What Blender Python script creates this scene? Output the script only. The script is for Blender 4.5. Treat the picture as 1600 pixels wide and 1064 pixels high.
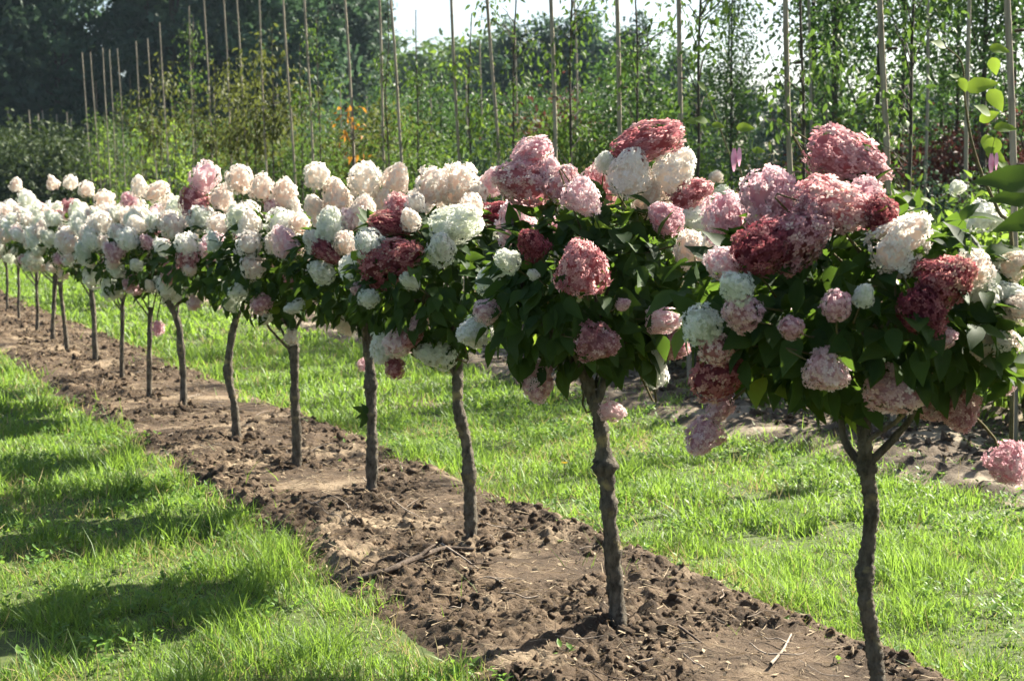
import bpy, math, random
import numpy as np
from mathutils import Matrix, Vector

for o in list(bpy.data.objects):
    bpy.data.objects.remove(o)
SC = bpy.context.scene
COL = SC.collection
RS = np.random.RandomState(7)
random.seed(7)

# ------------------------------------------------------------------ camera, sky, sun, exposure
FPX = 2300.0                       # focal length in photo pixels (photo is 1600 wide)
PITCH = math.atan(210.0 / FPX)
EYE = 1.5
cam_d = bpy.data.cameras.new('camera')
cam = bpy.data.objects.new('camera', cam_d)
COL.objects.link(cam)
cam.location = (0, 0, EYE)
cam.rotation_euler = (math.pi / 2 - PITCH, 0, 0)
cam_d.sensor_width = 36.0
cam_d.lens = FPX / 1600.0 * 36.0
cam_d.clip_start = 0.1
cam_d.clip_end = 1500
cam_d.dof.use_dof = True
cam_d.dof.focus_distance = 5.0
cam_d.dof.aperture_fstop = 6.8
SC.camera = cam

SUN_EL = math.radians(40)
SUN_BEHIND = math.radians(40)
SDIR = Vector((math.cos(SUN_EL) * math.cos(SUN_BEHIND), math.cos(SUN_EL) * math.sin(SUN_BEHIND), math.sin(SUN_EL)))
world = bpy.data.worlds.new('World')
SC.world = world
world.use_nodes = True
wn = world.node_tree.nodes
wl = world.node_tree.links
wn.clear()
w_out = wn.new('ShaderNodeOutputWorld')
w_bg = wn.new('ShaderNodeBackground')
w_sky = wn.new('ShaderNodeTexSky')
w_sky.sky_type = 'NISHITA'
w_sky.sun_disc = False
w_sky.sun_elevation = SUN_EL
w_sky.sun_rotation = math.atan2(SDIR.x, SDIR.y)
w_sky.air_density = 1.0
w_sky.dust_density = 2.0
w_bg.inputs['Strength'].default_value = 0.05
wl.new(w_sky.outputs[0], w_bg.inputs[0])
wl.new(w_bg.outputs[0], w_out.inputs[0])

sun_d = bpy.data.lights.new('sun', 'SUN')
sun_d.energy = 5.0
sun_d.angle = math.radians(0.5)
sun_d.color = (1.0, 0.935, 0.80)
sun = bpy.data.objects.new('sun', sun_d)
COL.objects.link(sun)
sun.rotation_euler = (-SDIR).to_track_quat('-Z', 'Y').to_euler()

SC.view_settings.view_transform = 'Standard'
SC.view_settings.look = 'None'
SC.view_settings.gamma = 1.0
SC.view_settings.use_curve_mapping = False
SC.view_settings.exposure = 2.18
SC.render.engine = 'CYCLES'
SC.cycles.max_bounces = 7
SC.cycles.diffuse_bounces = 3
SC.cycles.glossy_bounces = 2
SC.cycles.transmission_bounces = 5
SC.cycles.transparent_max_bounces = 6
SC.cycles.volume_bounces = 0
SC.cycles.use_adaptive_sampling = True
SC.cycles.adaptive_threshold = 0.02
SC.cycles.use_denoising = True

# ------------------------------------------------------------------ helpers
CP, SP = math.cos(PITCH), math.sin(PITCH)


def at(px, py, Y):
    """photo pixel at distance Y -> world point"""
    cx, cy = (px - 800.0) / FPX, (532.0 - py) / FPX
    d = np.array([cx, CP + cy * SP, -SP + cy * CP])
    t = Y / d[1]
    return np.array([0, 0, EYE]) + d * t


def ground_at(px, py):
    cx, cy = (px - 800.0) / FPX, (532.0 - py) / FPX
    d = np.array([cx, CP + cy * SP, -SP + cy * CP])
    t = -EYE / d[2]
    return np.array([0, 0, EYE]) + d * t


def nrm(v):
    v = np.asarray(v, float)
    return v / (np.linalg.norm(v, axis=-1, keepdims=True) + 1e-9)


_tab = np.random.RandomState(3).rand(256, 256)


def vnoise(x, y, seed=0):
    x = np.asarray(x, float) + seed * 17.31
    y = np.asarray(y, float) + seed * 9.73
    xi, yi = np.floor(x).astype(int), np.floor(y).astype(int)
    fx, fy = x - xi, y - yi
    fx, fy = fx * fx * (3 - 2 * fx), fy * fy * (3 - 2 * fy)
    a = _tab[xi % 256, yi % 256]
    b = _tab[(xi + 1) % 256, yi % 256]
    c = _tab[xi % 256, (yi + 1) % 256]
    d = _tab[(xi + 1) % 256, (yi + 1) % 256]
    return (a * (1 - fx) + b * fx) * (1 - fy) + (c * (1 - fx) + d * fx) * fy


def fbm(x, y, octv=4, seed=0):
    r, a, f, s = 0, 1.0, 1.0, 0
    for k in range(octv):
        r = r + a * vnoise(x * f, y * f, seed + k)
        s += a
        a *= 0.5
        f *= 2.03
    return r / s


def np_mesh(name, parts, mats, smooth=False, tint=None, mat_ids=None):
    """parts: list of (V, F) with F an (n,k) int array. tint: per-part face values"""
    V = np.concatenate([p[0] for p in parts]).astype(np.float32)
    loops, starts, off, ls = [], [], 0, 0
    for v, f in parts:
        f = np.asarray(f, int)
        loops.append((f + off).ravel())
        starts.append(ls + np.arange(len(f)) * f.shape[1])
        off += len(v)
        ls += f.size
    L = np.concatenate(loops).astype(np.int32)
    S = np.concatenate(starts).astype(np.int32)
    me = bpy.data.meshes.new(name)
    me.vertices.add(len(V))
    me.vertices.foreach_set('co', V.ravel())
    me.loops.add(len(L))
    me.loops.foreach_set('vertex_index', L)
    me.polygons.add(len(S))
    me.polygons.foreach_set('loop_start', S)
    me.update(calc_edges=True)
    if smooth:
        me.polygons.foreach_set('use_smooth', np.ones(len(S), bool))
    if tint is not None:
        t = np.concatenate([np.broadcast_to(np.asarray(x, np.float32), (len(p[1]),)) if np.ndim(x) == 0 else np.asarray(x, np.float32)
                            for x, p in zip(tint, parts)])
        at_ = me.attributes.new('tint', 'FLOAT', 'FACE')
        at_.data.foreach_set('value', np.ascontiguousarray(t, np.float32))
    for m in (mats if isinstance(mats, (list, tuple)) else [mats]):
        me.materials.append(m)
    if mat_ids is not None:
        ids = np.concatenate([np.full(len(p[1]), i, np.int32) for i, p in zip(mat_ids, parts)])
        me.polygons.foreach_set('material_index', ids)
    return me


def obj(name, me, parent=None, loc=None):
    o = bpy.data.objects.new(name, me)
    COL.objects.link(o)
    if parent is not None:
        o.parent = parent
    if loc is not None:
        o.location = loc
    return o


def tag(o, label=None, cat=None, group=None, kind=None):
    if label:
        o['label'] = label
    if cat:
        o['category'] = cat
    if group:
        o['group'] = group
    if kind:
        o['kind'] = kind
    return o


def thing(name, label, cat, loc, group=None, rz=0.0):
    o = bpy.data.objects.new(name, None)
    COL.objects.link(o)
    o.empty_display_size = 0.1
    o.location = loc
    o.rotation_euler = (0, 0, rz)
    return tag(o, label, cat, group)


def copy_tree(o, loc, rz=0.0, sc=1.0, label=None):
    c = o.copy()
    COL.objects.link(c)
    c.location = loc
    c.rotation_euler = (0, 0, rz)
    c.scale = (sc, sc, sc) if np.ndim(sc) == 0 else sc
    if label:
        c['label'] = label
    for ch in o.children:
        d = ch.copy()
        COL.objects.link(d)
        d.parent = c
        for g in ch.children:
            e = g.copy()
            COL.objects.link(e)
            e.parent = d
    return c


def catmull(P, n=6):
    P = np.asarray(P, float)
    Q = np.vstack([2 * P[0] - P[1], P, 2 * P[-1] - P[-2]])
    out = []
    for i in range(1, len(Q) - 2):
        for k in range(n):
            t = k / n
            a, b, c, d = Q[i - 1], Q[i], Q[i + 1], Q[i + 2]
            out.append(0.5 * (2 * b + (c - a) * t + (2 * a - 5 * b + 4 * c - d) * t * t + (-a + 3 * b - 3 * c + d) * t ** 3))
    out.append(P[-1])
    return np.array(out)


def tube(P, R, seg=8, rough=0.0, seed=0):
    """P: (n,3) path, R radius per point -> (V, quads)"""
    P = np.asarray(P, float)
    n = len(P)
    R = np.broadcast_to(np.asarray(R, float), (n,))
    T = nrm(np.gradient(P, axis=0))
    ref = np.array([0.13, 0.97, 0.2])
    A = nrm(np.cross(T, ref))
    B = np.cross(T, A)
    th = np.linspace(0, 2 * np.pi, seg, endpoint=False)
    rr = np.random.RandomState(seed)
    M = 1 + rough * (rr.rand(n, seg) - 0.5) * 2
    V = P[:, None, :] + (A[:, None, :] * np.cos(th)[None, :, None] + B[:, None, :] * np.sin(th)[None, :, None]) * (R[:, None] * M)[:, :, None]
    V = V.reshape(-1, 3)
    i = np.arange(n - 1)[:, None] * seg
    j = np.arange(seg)[None, :]
    F = np.stack([i + j, i + (j + 1) % seg, i + seg + (j + 1) % seg, i + seg + j], -1).reshape(-1, 4)
    V = np.vstack([V, P[-1:]])
    return V, F, seg


def tube_parts(P, R, seg=8, rough=0.0, seed=0):
    V, F, s = tube(P, R, seg, rough, seed)
    m = len(V) - 1
    cap = np.array([[m - s + k, m - s + (k + 1) % s, m] for k in range(s)])
    return [(V, F), (V, cap)]


def basis(axis, normal):
    """columns x,y=axis,z~normal  -> (n,3,3)"""
    y = nrm(axis)
    x = nrm(np.cross(y, normal))
    z = np.cross(x, y)
    return np.stack([x, y, z], -1)


def scatter(TV, TF, pos, M, sc):
    """instances of template baked to arrays"""
    n = len(pos)
    sc = np.asarray(sc, float)
    if sc.ndim == 1:
        sc = sc[:, None]
    V = np.einsum('nij,nkj->nki', M, TV[None] * sc[:, None, :] if sc.shape[1] == 3 else TV[None] * sc[:, :, None]) + pos[:, None, :]
    F = TF[None] + (np.arange(n) * len(TV))[:, None, None]
    return V.reshape(-1, 3), F.reshape(-1, TF.shape[1])


def leaf_tmpl(w=0.55, fold=0.10, droop=0.18, tip=0.0):
    """ovate leaf, length 1 along +Y, 16 triangles"""
    V, F = [[0, 0, 0]], []
    ts = [.12, .32, .55, .78]
    ws = [.30, .47, .42, .22]
    for t, h in zip(ts, ws):
        z = -droop * t * t
        V += [[-w * h, t, fold * h * 2 + z + .02 * math.sin(9 * t)], [0, t, z], [w * h, t, fold * h * 2 + z - .02 * math.sin(9 * t)]]
    V.append([0, 1.0, -droop - tip])
    F += [[0, 2, 1], [0, 3, 2]]
    for k in range(3):
        a = 1 + 3 * k
        for j in (0, 1):
            F += [[a + j, a + j + 1, a + j + 4], [a + j, a + j + 4, a + j + 3]]
    F += [[10, 11, 13], [11, 12, 13]]
    return np.array(V, float), np.array(F)


LEAF_LITE = (np.array([[0, 0, 0], [-.3, .45, .07], [0, 1, -.1], [.3, .45, .07]], float), np.array([[0, 2, 1], [0, 3, 2]]))
# small spray: three lite leaves in a fan
_f = []
for a_ in (-0.9, 0.0, 0.9):
    c_, s_ = math.cos(a_), math.sin(a_)
    v_ = LEAF_LITE[0] @ np.array([[c_, s_, 0], [-s_, c_, 0], [0, 0, 1]])
    v_ = v_ + np.array([0, 0.1 * abs(a_), 0.12 * a_])
    _f.append(v_)
SPRAY = (np.vstack(_f), np.vstack([LEAF_LITE[1] + 4 * k for k in range(3)]))


def rand_dirs(n, rs):
    return nrm(rs.normal(size=(n, 3)))


# ------------------------------------------------------------------ materials
def nt(name):
    m = bpy.data.materials.new(name)
    m.use_nodes = True
    n, l = m.node_tree.nodes, m.node_tree.links
    n.clear()
    out = n.new('ShaderNodeOutputMaterial')
    return m, n, l, out


def leaf_mat(name, dark, light, trans, mix=0.4, rough=0.58, spec=0.14, hue=0.0):
    m, n, l, out = nt(name)
    a = n.new('ShaderNodeAttribute')
    a.attribute_name = 'tint'
    oi = n.new('ShaderNodeObjectInfo')
    ad = n.new('ShaderNodeMath')
    ad.operation = 'MULTIPLY_ADD'
    ad.inputs[1].default_value = 0.35
    l.new(oi.outputs['Random'], ad.inputs[0])
    l.new(a.outputs['Fac'], ad.inputs[2])
    r = n.new('ShaderNodeValToRGB')
    r.color_ramp.elements[0].position = 0.0
    r.color_ramp.elements[0].color = (*dark, 1)
    r.color_ramp.elements[1].position = 1.25 / 1.35
    r.color_ramp.elements[1].color = (*light, 1)
    l.new(ad.outputs[0], r.inputs[0])
    p = n.new('ShaderNodeBsdfPrincipled')
    p.inputs['Roughness'].default_value = rough
    p.inputs['Specular IOR Level'].default_value = spec
    l.new(r.outputs[0], p.inputs['Base Color'])
    t = n.new('ShaderNodeBsdfTranslucent')
    mc = n.new('ShaderNodeMixRGB')
    mc.blend_type = 'MIX'
    mc.inputs[0].default_value = 0.75
    mc.inputs[2].default_value = (*trans, 1)
    l.new(r.outputs[0], mc.inputs[1])
    l.new(mc.outputs[0], t.inputs[0])
    ms = n.new('ShaderNodeMixShader')
    ms.inputs[0].default_value = mix
    l.new(p.outputs[0], ms.inputs[1])
    l.new(t.outputs[0], ms.inputs[2])
    l.new(ms.outputs[0], out.inputs[0])
    return m


def petal_mat(name, stops, mix=0.48):
    m, n, l, out = nt(name)
    a = n.new('ShaderNodeAttribute')
    a.attribute_name = 'tint'
    oi = n.new('ShaderNodeObjectInfo')
    ad = n.new('ShaderNodeMath')
    ad.operation = 'MULTIPLY_ADD'
    ad.inputs[1].default_value = 0.5
    ad.inputs[2].default_value = -0.25
    l.new(oi.outputs['Random'], ad.inputs[0])
    ad2 = n.new('ShaderNodeMath')
    ad2.operation = 'ADD'
    l.new(ad.outputs[0], ad2.inputs[0])
    l.new(a.outputs['Fac'], ad2.inputs[1])
    r = n.new('ShaderNodeValToRGB')
    r.color_ramp.elements[0].position = stops[0][0]
    r.color_ramp.elements[0].color = (*stops[0][1], 1)
    r.color_ramp.elements[1].position = stops[-1][0]
    r.color_ramp.elements[1].color = (*stops[-1][1], 1)
    for ps, c in stops[1:-1]:
        e = r.color_ramp.elements.new(ps)
        e.color = (*c, 1)
    l.new(ad2.outputs[0], r.inputs[0])
    p = n.new('ShaderNodeBsdfPrincipled')
    p.inputs['Roughness'].default_value = 0.7
    p.inputs['Specular IOR Level'].default_value = 0.15
    l.new(r.outputs[0], p.inputs['Base Color'])
    t = n.new('ShaderNodeBsdfTranslucent')
    l.new(r.outputs[0], t.inputs[0])
    ms = n.new('ShaderNodeMixShader')
    ms.inputs[0].default_value = mix
    l.new(p.outputs[0], ms.inputs[1])
    l.new(t.outputs[0], ms.inputs[2])
    l.new(ms.outputs[0], out.inputs[0])
    return m


def rough_mat(name, c1, c2, scale, c3=None, scale3=3.0, thr3=0.6, bump=0.3, bscale=None, rough=0.9, stretch=(1, 1, 1), spec=0.2):
    m, n, l, out = nt(name)
    tc = n.new('ShaderNodeTexCoord')
    mp = n.new('ShaderNodeMapping')
    mp.inputs['Scale'].default_value = stretch
    l.new(tc.outputs['Object'], mp.inputs[0])
    no = n.new('ShaderNodeTexNoise')
    no.inputs['Scale'].default_value = scale
    no.inputs['Detail'].default_value = 6
    no.inputs['Roughness'].default_value = 0.65
    l.new(mp.outputs[0], no.inputs['Vector'])
    r = n.new('ShaderNodeValToRGB')
    r.color_ramp.elements[0].position = 0.33
    r.color_ramp.elements[0].color = (*c1, 1)
    r.color_ramp.elements[1].position = 0.68
    r.color_ramp.elements[1].color = (*c2, 1)
    l.new(no.outputs[0], r.inputs[0])
    col = r.outputs[0]
    if c3 is not None:
        n3 = n.new('ShaderNodeTexNoise')
        n3.inputs['Scale'].default_value = scale3
        n3.inputs['Detail'].default_value = 5
        l.new(tc.outputs['Object'], n3.inputs['Vector'])
        r3 = n.new('ShaderNodeValToRGB')
        r3.color_ramp.elements[0].position = thr3
        r3.color_ramp.elements[1].position = thr3 + 0.08
        l.new(n3.outputs[0], r3.inputs[0])
        mx = n.new('ShaderNodeMixRGB')
        mx.inputs[2].default_value = (*c3, 1)
        l.new(r3.outputs[0], mx.inputs[0])
        l.new(col, mx.inputs[1])
        col = mx.outputs[0]
    p = n.new('ShaderNodeBsdfPrincipled')
    p.inputs['Roughness'].default_value = rough
    p.inputs['Specular IOR Level'].default_value = spec
    l.new(col, p.inputs['Base Color'])
    nb = n.new('ShaderNodeTexNoise')
    nb.inputs['Scale'].default_value = bscale or scale * 2.5
    nb.inputs['Detail'].default_value = 8
    nb.inputs['Roughness'].default_value = 0.7
    l.new(mp.outputs[0], nb.inputs['Vector'])
    b = n.new('ShaderNodeBump')
    b.inputs['Strength'].default_value = bump
    b.inputs['Distance'].default_value = 0.02
    l.new(nb.outputs[0], b.inputs['Height'])
    l.new(b.outputs[0], p.inputs['Normal'])
    l.new(p.outputs[0], out.inputs[0])
    return m


M_GROUND = rough_mat('meadow_earth', (.030, .048, .012), (.085, .105, .030), 45.0, c3=(.10, .075, .045), scale3=.6, thr3=.6, bump=.5, bscale=14)
M_SOIL = rough_mat('loose_brown_soil', (.030, .019, .011), (.118, .081, .050), 5.0, c3=(.205, .153, .100), scale3=2.0, thr3=.56, bump=.8, bscale=55)
M_SOIL_SUN_TINT = rough_mat('sun_lightened_far_soil', (.034, .025, .017), (.14, .105, .073), 5.0, c3=(.26, .21, .15), scale3=2.0, thr3=.52, bump=.8, bscale=55)  # far bed soil: sunlight put into the colour, offsetting shade from the bushes
M_CLOD = rough_mat('soil_clods', (.036, .023, .014), (.142, .098, .062), 20.0, bump=.8, bscale=90)
M_BARK = rough_mat('grey_brown_bark', (.034, .028, .021), (.215, .182, .138), 34.0, c3=(.36, .29, .14), scale3=11.0, thr3=.59, bump=1.0, bscale=85, stretch=(1, 1, .45))
M_BARK_D = rough_mat('dark_bark', (.03, .026, .02), (.09, .078, .06), 12.0, bump=.6, stretch=(1, 1, .3))
M_STAKE = rough_mat('weathered_stake_wood', (.16, .135, .10), (.36, .31, .235), 6.0, bump=.3, stretch=(4, 4, .35))
M_TWIG = rough_mat('dry_twig', (.16, .12, .09), (.42, .36, .29), 20.0, bump=.4)
M_BRANCH_D = rough_mat('dark_dead_wood', (.05, .036, .027), (.14, .105, .08), 18.0, bump=.7)
M_STEM = rough_mat('green_brown_stem', (.06, .05, .02), (.13, .11, .05), 20.0, bump=.3)

M_HLEAF = leaf_mat('hydrangea_leaf', (.009, .024, .008), (.028, .056, .014), (.16, .28, .03), mix=.30, rough=.62, spec=.12)
M_GRASS = leaf_mat('grass_blade', (.028, .082, .010), (.165, .262, .044), (.29, .455, .056), mix=.45, rough=.5, spec=.3)
M_WEED = leaf_mat('weed_leaf', (.05, .11, .02), (.10, .19, .035), (.26, .42, .06), mix=.4, rough=.45)
M_LEAF = {
    'green': leaf_mat('green_leaf', (0.018, 0.044, 0.012), (0.065, 0.107, 0.023), (0.130, 0.227, 0.034), mix=.34),
    'lime': leaf_mat('lime_leaf', (0.035, 0.068, 0.014), (0.108, 0.169, 0.030), (0.270, 0.405, 0.051), mix=.40),
    'olive': leaf_mat('olive_leaf', (0.029, 0.042, 0.013), (0.075, 0.086, 0.023), (0.143, 0.169, 0.031), mix=.34),
    'dark': leaf_mat('dark_leaf', (.009, .030, .024), (.055, .10, .062), (.09, .17, .07), mix=.32),
    'hedge': leaf_mat('hedge_leaf', (.010, .024, .010), (.040, .060, .018), (.06, .09, .02), mix=.22),
    'blue': leaf_mat('blue_green_leaf', (.014, .030, .024), (.050, .082, .055), (.07, .12, .06), mix=.28),
    'red': leaf_mat('red_leaf', (.035, .014, .013), (.085, .034, .028), (.13, .045, .035), mix=.32),
    'orange': leaf_mat('orange_leaf', (.16, .065, .012), (.34, .15, .02), (.42, .20, .025), mix=.40),
    'shoot': leaf_mat('shoot_leaf', (.05, .09, .014), (.11, .17, .028), (.32, .46, .05), mix=.48),
    'tall': leaf_mat('young_tree_leaf', (00.014, 00.039, 00.013), (00.048, 00.091, 00.026), (00.091, 00.183, 00.039), mix=.34, spec=.25, rough=.5),
}
M_PET = {
    'W': petal_mat('white_florets', [(0, (.66, .69, .57)), (.4, (.79, .80, .72)), (1, (.83, .79, .77))]),
    'C': petal_mat('cream_blush_florets', [(0, (.76, .63, .55)), (.3, (.82, .76, .68)), (1, (.85, .82, .76))]),
    'P': petal_mat('pink_florets', [(0, (.55, .31, .35)), (.35, (.75, .54, .56)), (1, (.88, .78, .75))]),
    'R': petal_mat('rose_florets', [(0, (.34, .115, .13)), (.35, (.58, .29, .30)), (.7, (.76, .53, .50)), (1, (.86, .75, .66))]),
    'M': petal_mat('mauve_pink_florets', [(0, (.40, .17, .19)), (.35, (.60, .36, .37)), (.7, (.76, .57, .55)), (1, (.87, .79, .73))]),
    'D': petal_mat('crimson_florets', [(0, (.15, .030, .043)), (.4, (.33, .09, .105)), (.75, (.52, .22, .21)), (1, (.70, .48, .38))]),
}
M_TAG = rough_mat('pink_ribbon', (.75, .28, .45), (.85, .45, .58), 30.0, bump=.1, rough=.5)

# ------------------------------------------------------------------ the ground
# s = X + 0.491 Y runs across the planting rows; the hydrangea row stands on s = 2.853
K = 0.491


def row_pt(s, Y):
    return np.array([s - K * Y, Y, 0.0])


def gheight(x, y):
    """gentle unevenness of the grass"""
    return 0.035 * (fbm(x * 1.3, y * 1.3, 3, 21) - .5)


g = np.array([[-500, -60, -.03], [500, -60, -.03], [500, 700, -.03], [-500, 700, -.03]], float)
tag(obj('ground', np_mesh('ground', [(g, np.array([[0, 1, 2, 3]]))], M_GROUND)), kind='structure')


def strip(name, s0, s1, y0, y1, ds, dy, mat, hfun, smooth=True):
    ns, ny = max(2, int((s1 - s0) / ds)), max(2, int((y1 - y0) / dy))
    s, y = np.meshgrid(np.linspace(s0, s1, ns), np.linspace(y0, y1, ny))
    x = s - K * y
    z = hfun(x, y, s)
    V = np.stack([x, y, z], -1).reshape(-1, 3)
    i = np.arange(ny - 1)[:, None] * ns
    j = np.arange(ns - 1)[None, :]
    F = np.stack([i + j, i + j + 1, i + ns + j + 1, i + ns + j], -1).reshape(-1, 4)
    return (V, F)


def soil_h(x, y, s, lo, hi):
    e = np.clip(np.minimum(s - lo, hi - s) / 0.16, 0, 1)
    big = fbm(x * 2.2, y * 2.2, 3, 5)
    lump = fbm(x * 9, y * 9, 3, 8)
    fine = fbm(x * 32, y * 32, 3, 12)
    act = np.clip((fbm(x * 1.6, y * 1.6, 2, 31) - .30) * 3.2, 0.12, 1)
    rid = 1 - np.abs(2 * fbm(x * 17, y * 17, 3, 15) - 1)
    h = .03 * (big - .4) + act * (.05 * np.clip(lump - .42, 0, 1) * 2 + .042 * (fine - .4) + .04 * (rid - .7))
    return -0.02 + e * (0.045 + h)


# under-grass earth between the beds, slightly uneven
tag(obj('lawn_earth', np_mesh('lawn_earth', [strip('', -9, 2.35, 2, 30, .12, .12, None, lambda x, y, s: gheight(x, y) - .012),
                                           strip('', 3.45, 6.4, 2, 40, .12, .12, None, lambda x, y, s: gheight(x, y) - .012)], M_GROUND, smooth=True)), kind='structure')
sb = [strip('', 2.06, 3.74, 2.6, 9, .013, .013, None, lambda x, y, s: soil_h(x, y, s, 2.1, 3.7)),
      strip('', 2.06, 3.74, 9, 32, .03, .03, None, lambda x, y, s: soil_h(x, y, s, 2.1, 3.7))]
tag(obj('soil_bed', np_mesh('soil_bed', sb, M_SOIL, smooth=True)), kind='structure')
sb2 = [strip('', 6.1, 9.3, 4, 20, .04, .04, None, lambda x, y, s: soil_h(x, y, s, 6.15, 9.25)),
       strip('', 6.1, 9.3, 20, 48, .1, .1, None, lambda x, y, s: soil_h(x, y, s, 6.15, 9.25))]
tag(obj('far_soil_bed', np_mesh('far_soil_bed', sb2, M_SOIL_SUN_TINT, smooth=True)), kind='structure')


# ------------------------------------------------------------------ hydrangea parts
def head_mesh(name, nflor, fl, kind, seed, core=True):
    """panicle: z -0.5..0.5, diameter 1; little four petalled florets over a cone"""
    rs = np.random.RandomState(seed)
    t = rs.rand(nflor * 3)
    prof = (lambda q: 0.5 * (1 - q ** 2.0) ** .55 * np.clip((q + .06) / .24, 0, 1) ** .5) if kind == 'cone' else \
           (lambda q: 0.5 * np.sqrt(np.clip(1 - (2 * q - 1) ** 2, 0, 1)) ** .8)
    r = prof(t)
    keep = rs.rand(len(t)) < (r / .5 + .12)
    t = t[keep][:nflor]
    n = len(t)
    ph = rs.rand(n) * 2 * np.pi
    r = prof(t) * (1 + .16 * np.sin(ph * 3 + seed) * np.sin(t * 8 + seed) + rs.normal(0, .07, n))
    pos = np.stack([r * np.cos(ph), r * np.sin(ph), t - .5 + rs.normal(0, .02, n)], -1)
    e = 1e-2
    dr = (prof(np.clip(t + e, 0, 1)) - prof(np.clip(t - e, 0, 1))) / (2 * e)
    nn = nrm(np.stack([np.cos(ph), np.sin(ph), -np.clip(dr, -3, 3)], -1))
    nn = nrm(nn + rs.normal(0, .30, (n, 3)))
    ax = nrm(np.cross(nn, rand_dirs(n, rs)))
    # four petals
    fv, ff = [[0, 0, -.12]], []
    for k in range(4):
        a = k * math.pi / 2
        for da, rr, zz in ((-.55, .33, .03), (0, .52, .0), (.55, .33, .03)):
            fv.append([math.cos(a + da) * rr, math.sin(a + da) * rr, zz])
        b = 1 + 3 * k
        ff += [[0, b, b + 1], [0, b + 1, b + 2]]
    FV, FF = np.array(fv), np.array(ff)
    sc = fl * rs.uniform(.75, 1.25, n)
    V, F = scatter(FV, FF, pos, basis(ax, nn), sc)
    lobes = .5 + .5 * np.sin(ph * 2 + seed * 1.7) * np.sin(t * 5 + seed)
    tint = np.clip(.12 + .24 * lobes + .36 * t + rs.normal(0, .22, n), 0.02, .98)
    parts, tints = [(V, F)], [np.repeat(tint, len(FF))]
    if core:
        qs = np.linspace(0.02, .98, 7)
        th = np.linspace(0, 2 * np.pi, 10, endpoint=False)
        rr = prof(qs) * .70
        CV = np.stack([rr[:, None] * np.cos(th), rr[:, None] * np.sin(th), np.repeat((qs - .5)[:, None] * .9, 10, 1)], -1).reshape(-1, 3)
        i = np.arange(6)[:, None] * 10
        j = np.arange(10)[None]
        CF = np.stack([i + j, i + (j + 1) % 10, i + 10 + (j + 1) % 10, i + 10 + j], -1).reshape(-1, 4)
        parts.append((CV, CF))
        tints.append(rs.uniform(0, .1, len(CF)))
    return np_mesh(name, parts, M_PET['W'], tint=tints)


HEAD_HI = [head_mesh('flower_head', 400, .15, 'cone' if k % 3 != 2 else 'dome', 40 + k) for k in range(9)]
HEAD_MID = [head_mesh('flower_head_mid', 270, .16, 'cone' if k % 3 != 2 else 'dome', 60 + k) for k in range(6)]
HEAD_LO = [head_mesh('flower_head_small', 110, .22, 'cone' if k % 3 != 2 else 'dome', 80 + k) for k in range(6)]
LEAVES = []
for k in range(5):
    tv, tf = leaf_tmpl(.56 + .05 * (k % 3), .07 + .03 * (k % 2), .10 + .07 * k)
    LEAVES.append((tv, tf))
LEAF_MESH = []
for k, (tv, tf) in enumerate(LEAVES):
    stalk = (np.array([[-.02, -.22, .02], [.02, -.22, .02], [.015, 0, 0], [-.015, 0, 0]], float), np.array([[0, 1, 2, 3]]))
    LEAF_MESH.append(np_mesh('leaf', [(tv, tf), stalk], M_HLEAF, smooth=True, tint=[.2 + .15 * k, .6]))

# listed heads: px, py, length px, width px, tip angle (deg clockwise from up, None = outward), colour
T1H = [(1328, 250, 140, 92, 115, 'M'), (1308, 325, 135, 105, 100, 'R'), (1205, 312, 110, 100, -25, 'P'), (1188, 388, 105, 84, -110, 'D'),
       (1248, 372, 115, 95, 60, 'R'), (1375, 335, 60, 62, 90, 'D'), (1412, 378, 110, 96, 35, 'C'), (1482, 436, 98, 88, 60, 'D'),
       (1445, 490, 92, 84, 150, 'D'), (1472, 527, 48, 46, None, 'P'), (1560, 537, 80, 66, 85, 'C'), (1565, 592, 52, 50, None, 'P'),
       (1524, 420, 50, 60, None, 'C'), (1588, 412, 56, 52, None, 'C'), (1572, 462, 60, 55, None, 'W'), (1540, 462, 50, 50, None, 'W'),
       (1594, 482, 54, 50, None, 'C'), (1130, 412, 64, 52, -70, 'P'), (1147, 447, 60, 56, None, 'W'), (1097, 508, 70, 62, -40, 'W'),
       (1155, 486, 72, 64, None, 'P'), (1118, 545, 52, 52, None, 'R'), (1122, 586, 100, 80, -120, 'D'), (1122, 640, 54, 44, None, 'P'),
       (1097, 684, 68, 60, -140, 'P'), (1237, 512, 50, 38, None, 'P'), (1307, 478, 52, 48, None, 'P'), (1350, 460, 42, 36, None, 'W'),
       (1295, 582, 76, 72, 120, 'P'), (1400, 612, 98, 82, 110, 'P'), (1455, 637, 52, 52, None, 'P'), (1500, 645, 66, 72, 170, 'M'),
       (1575, 726, 72, 72, 150, 'P'), (1355, 300, 50, 50, 40, 'P'), (1265, 330, 60, 60, -20, 'M')]
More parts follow.
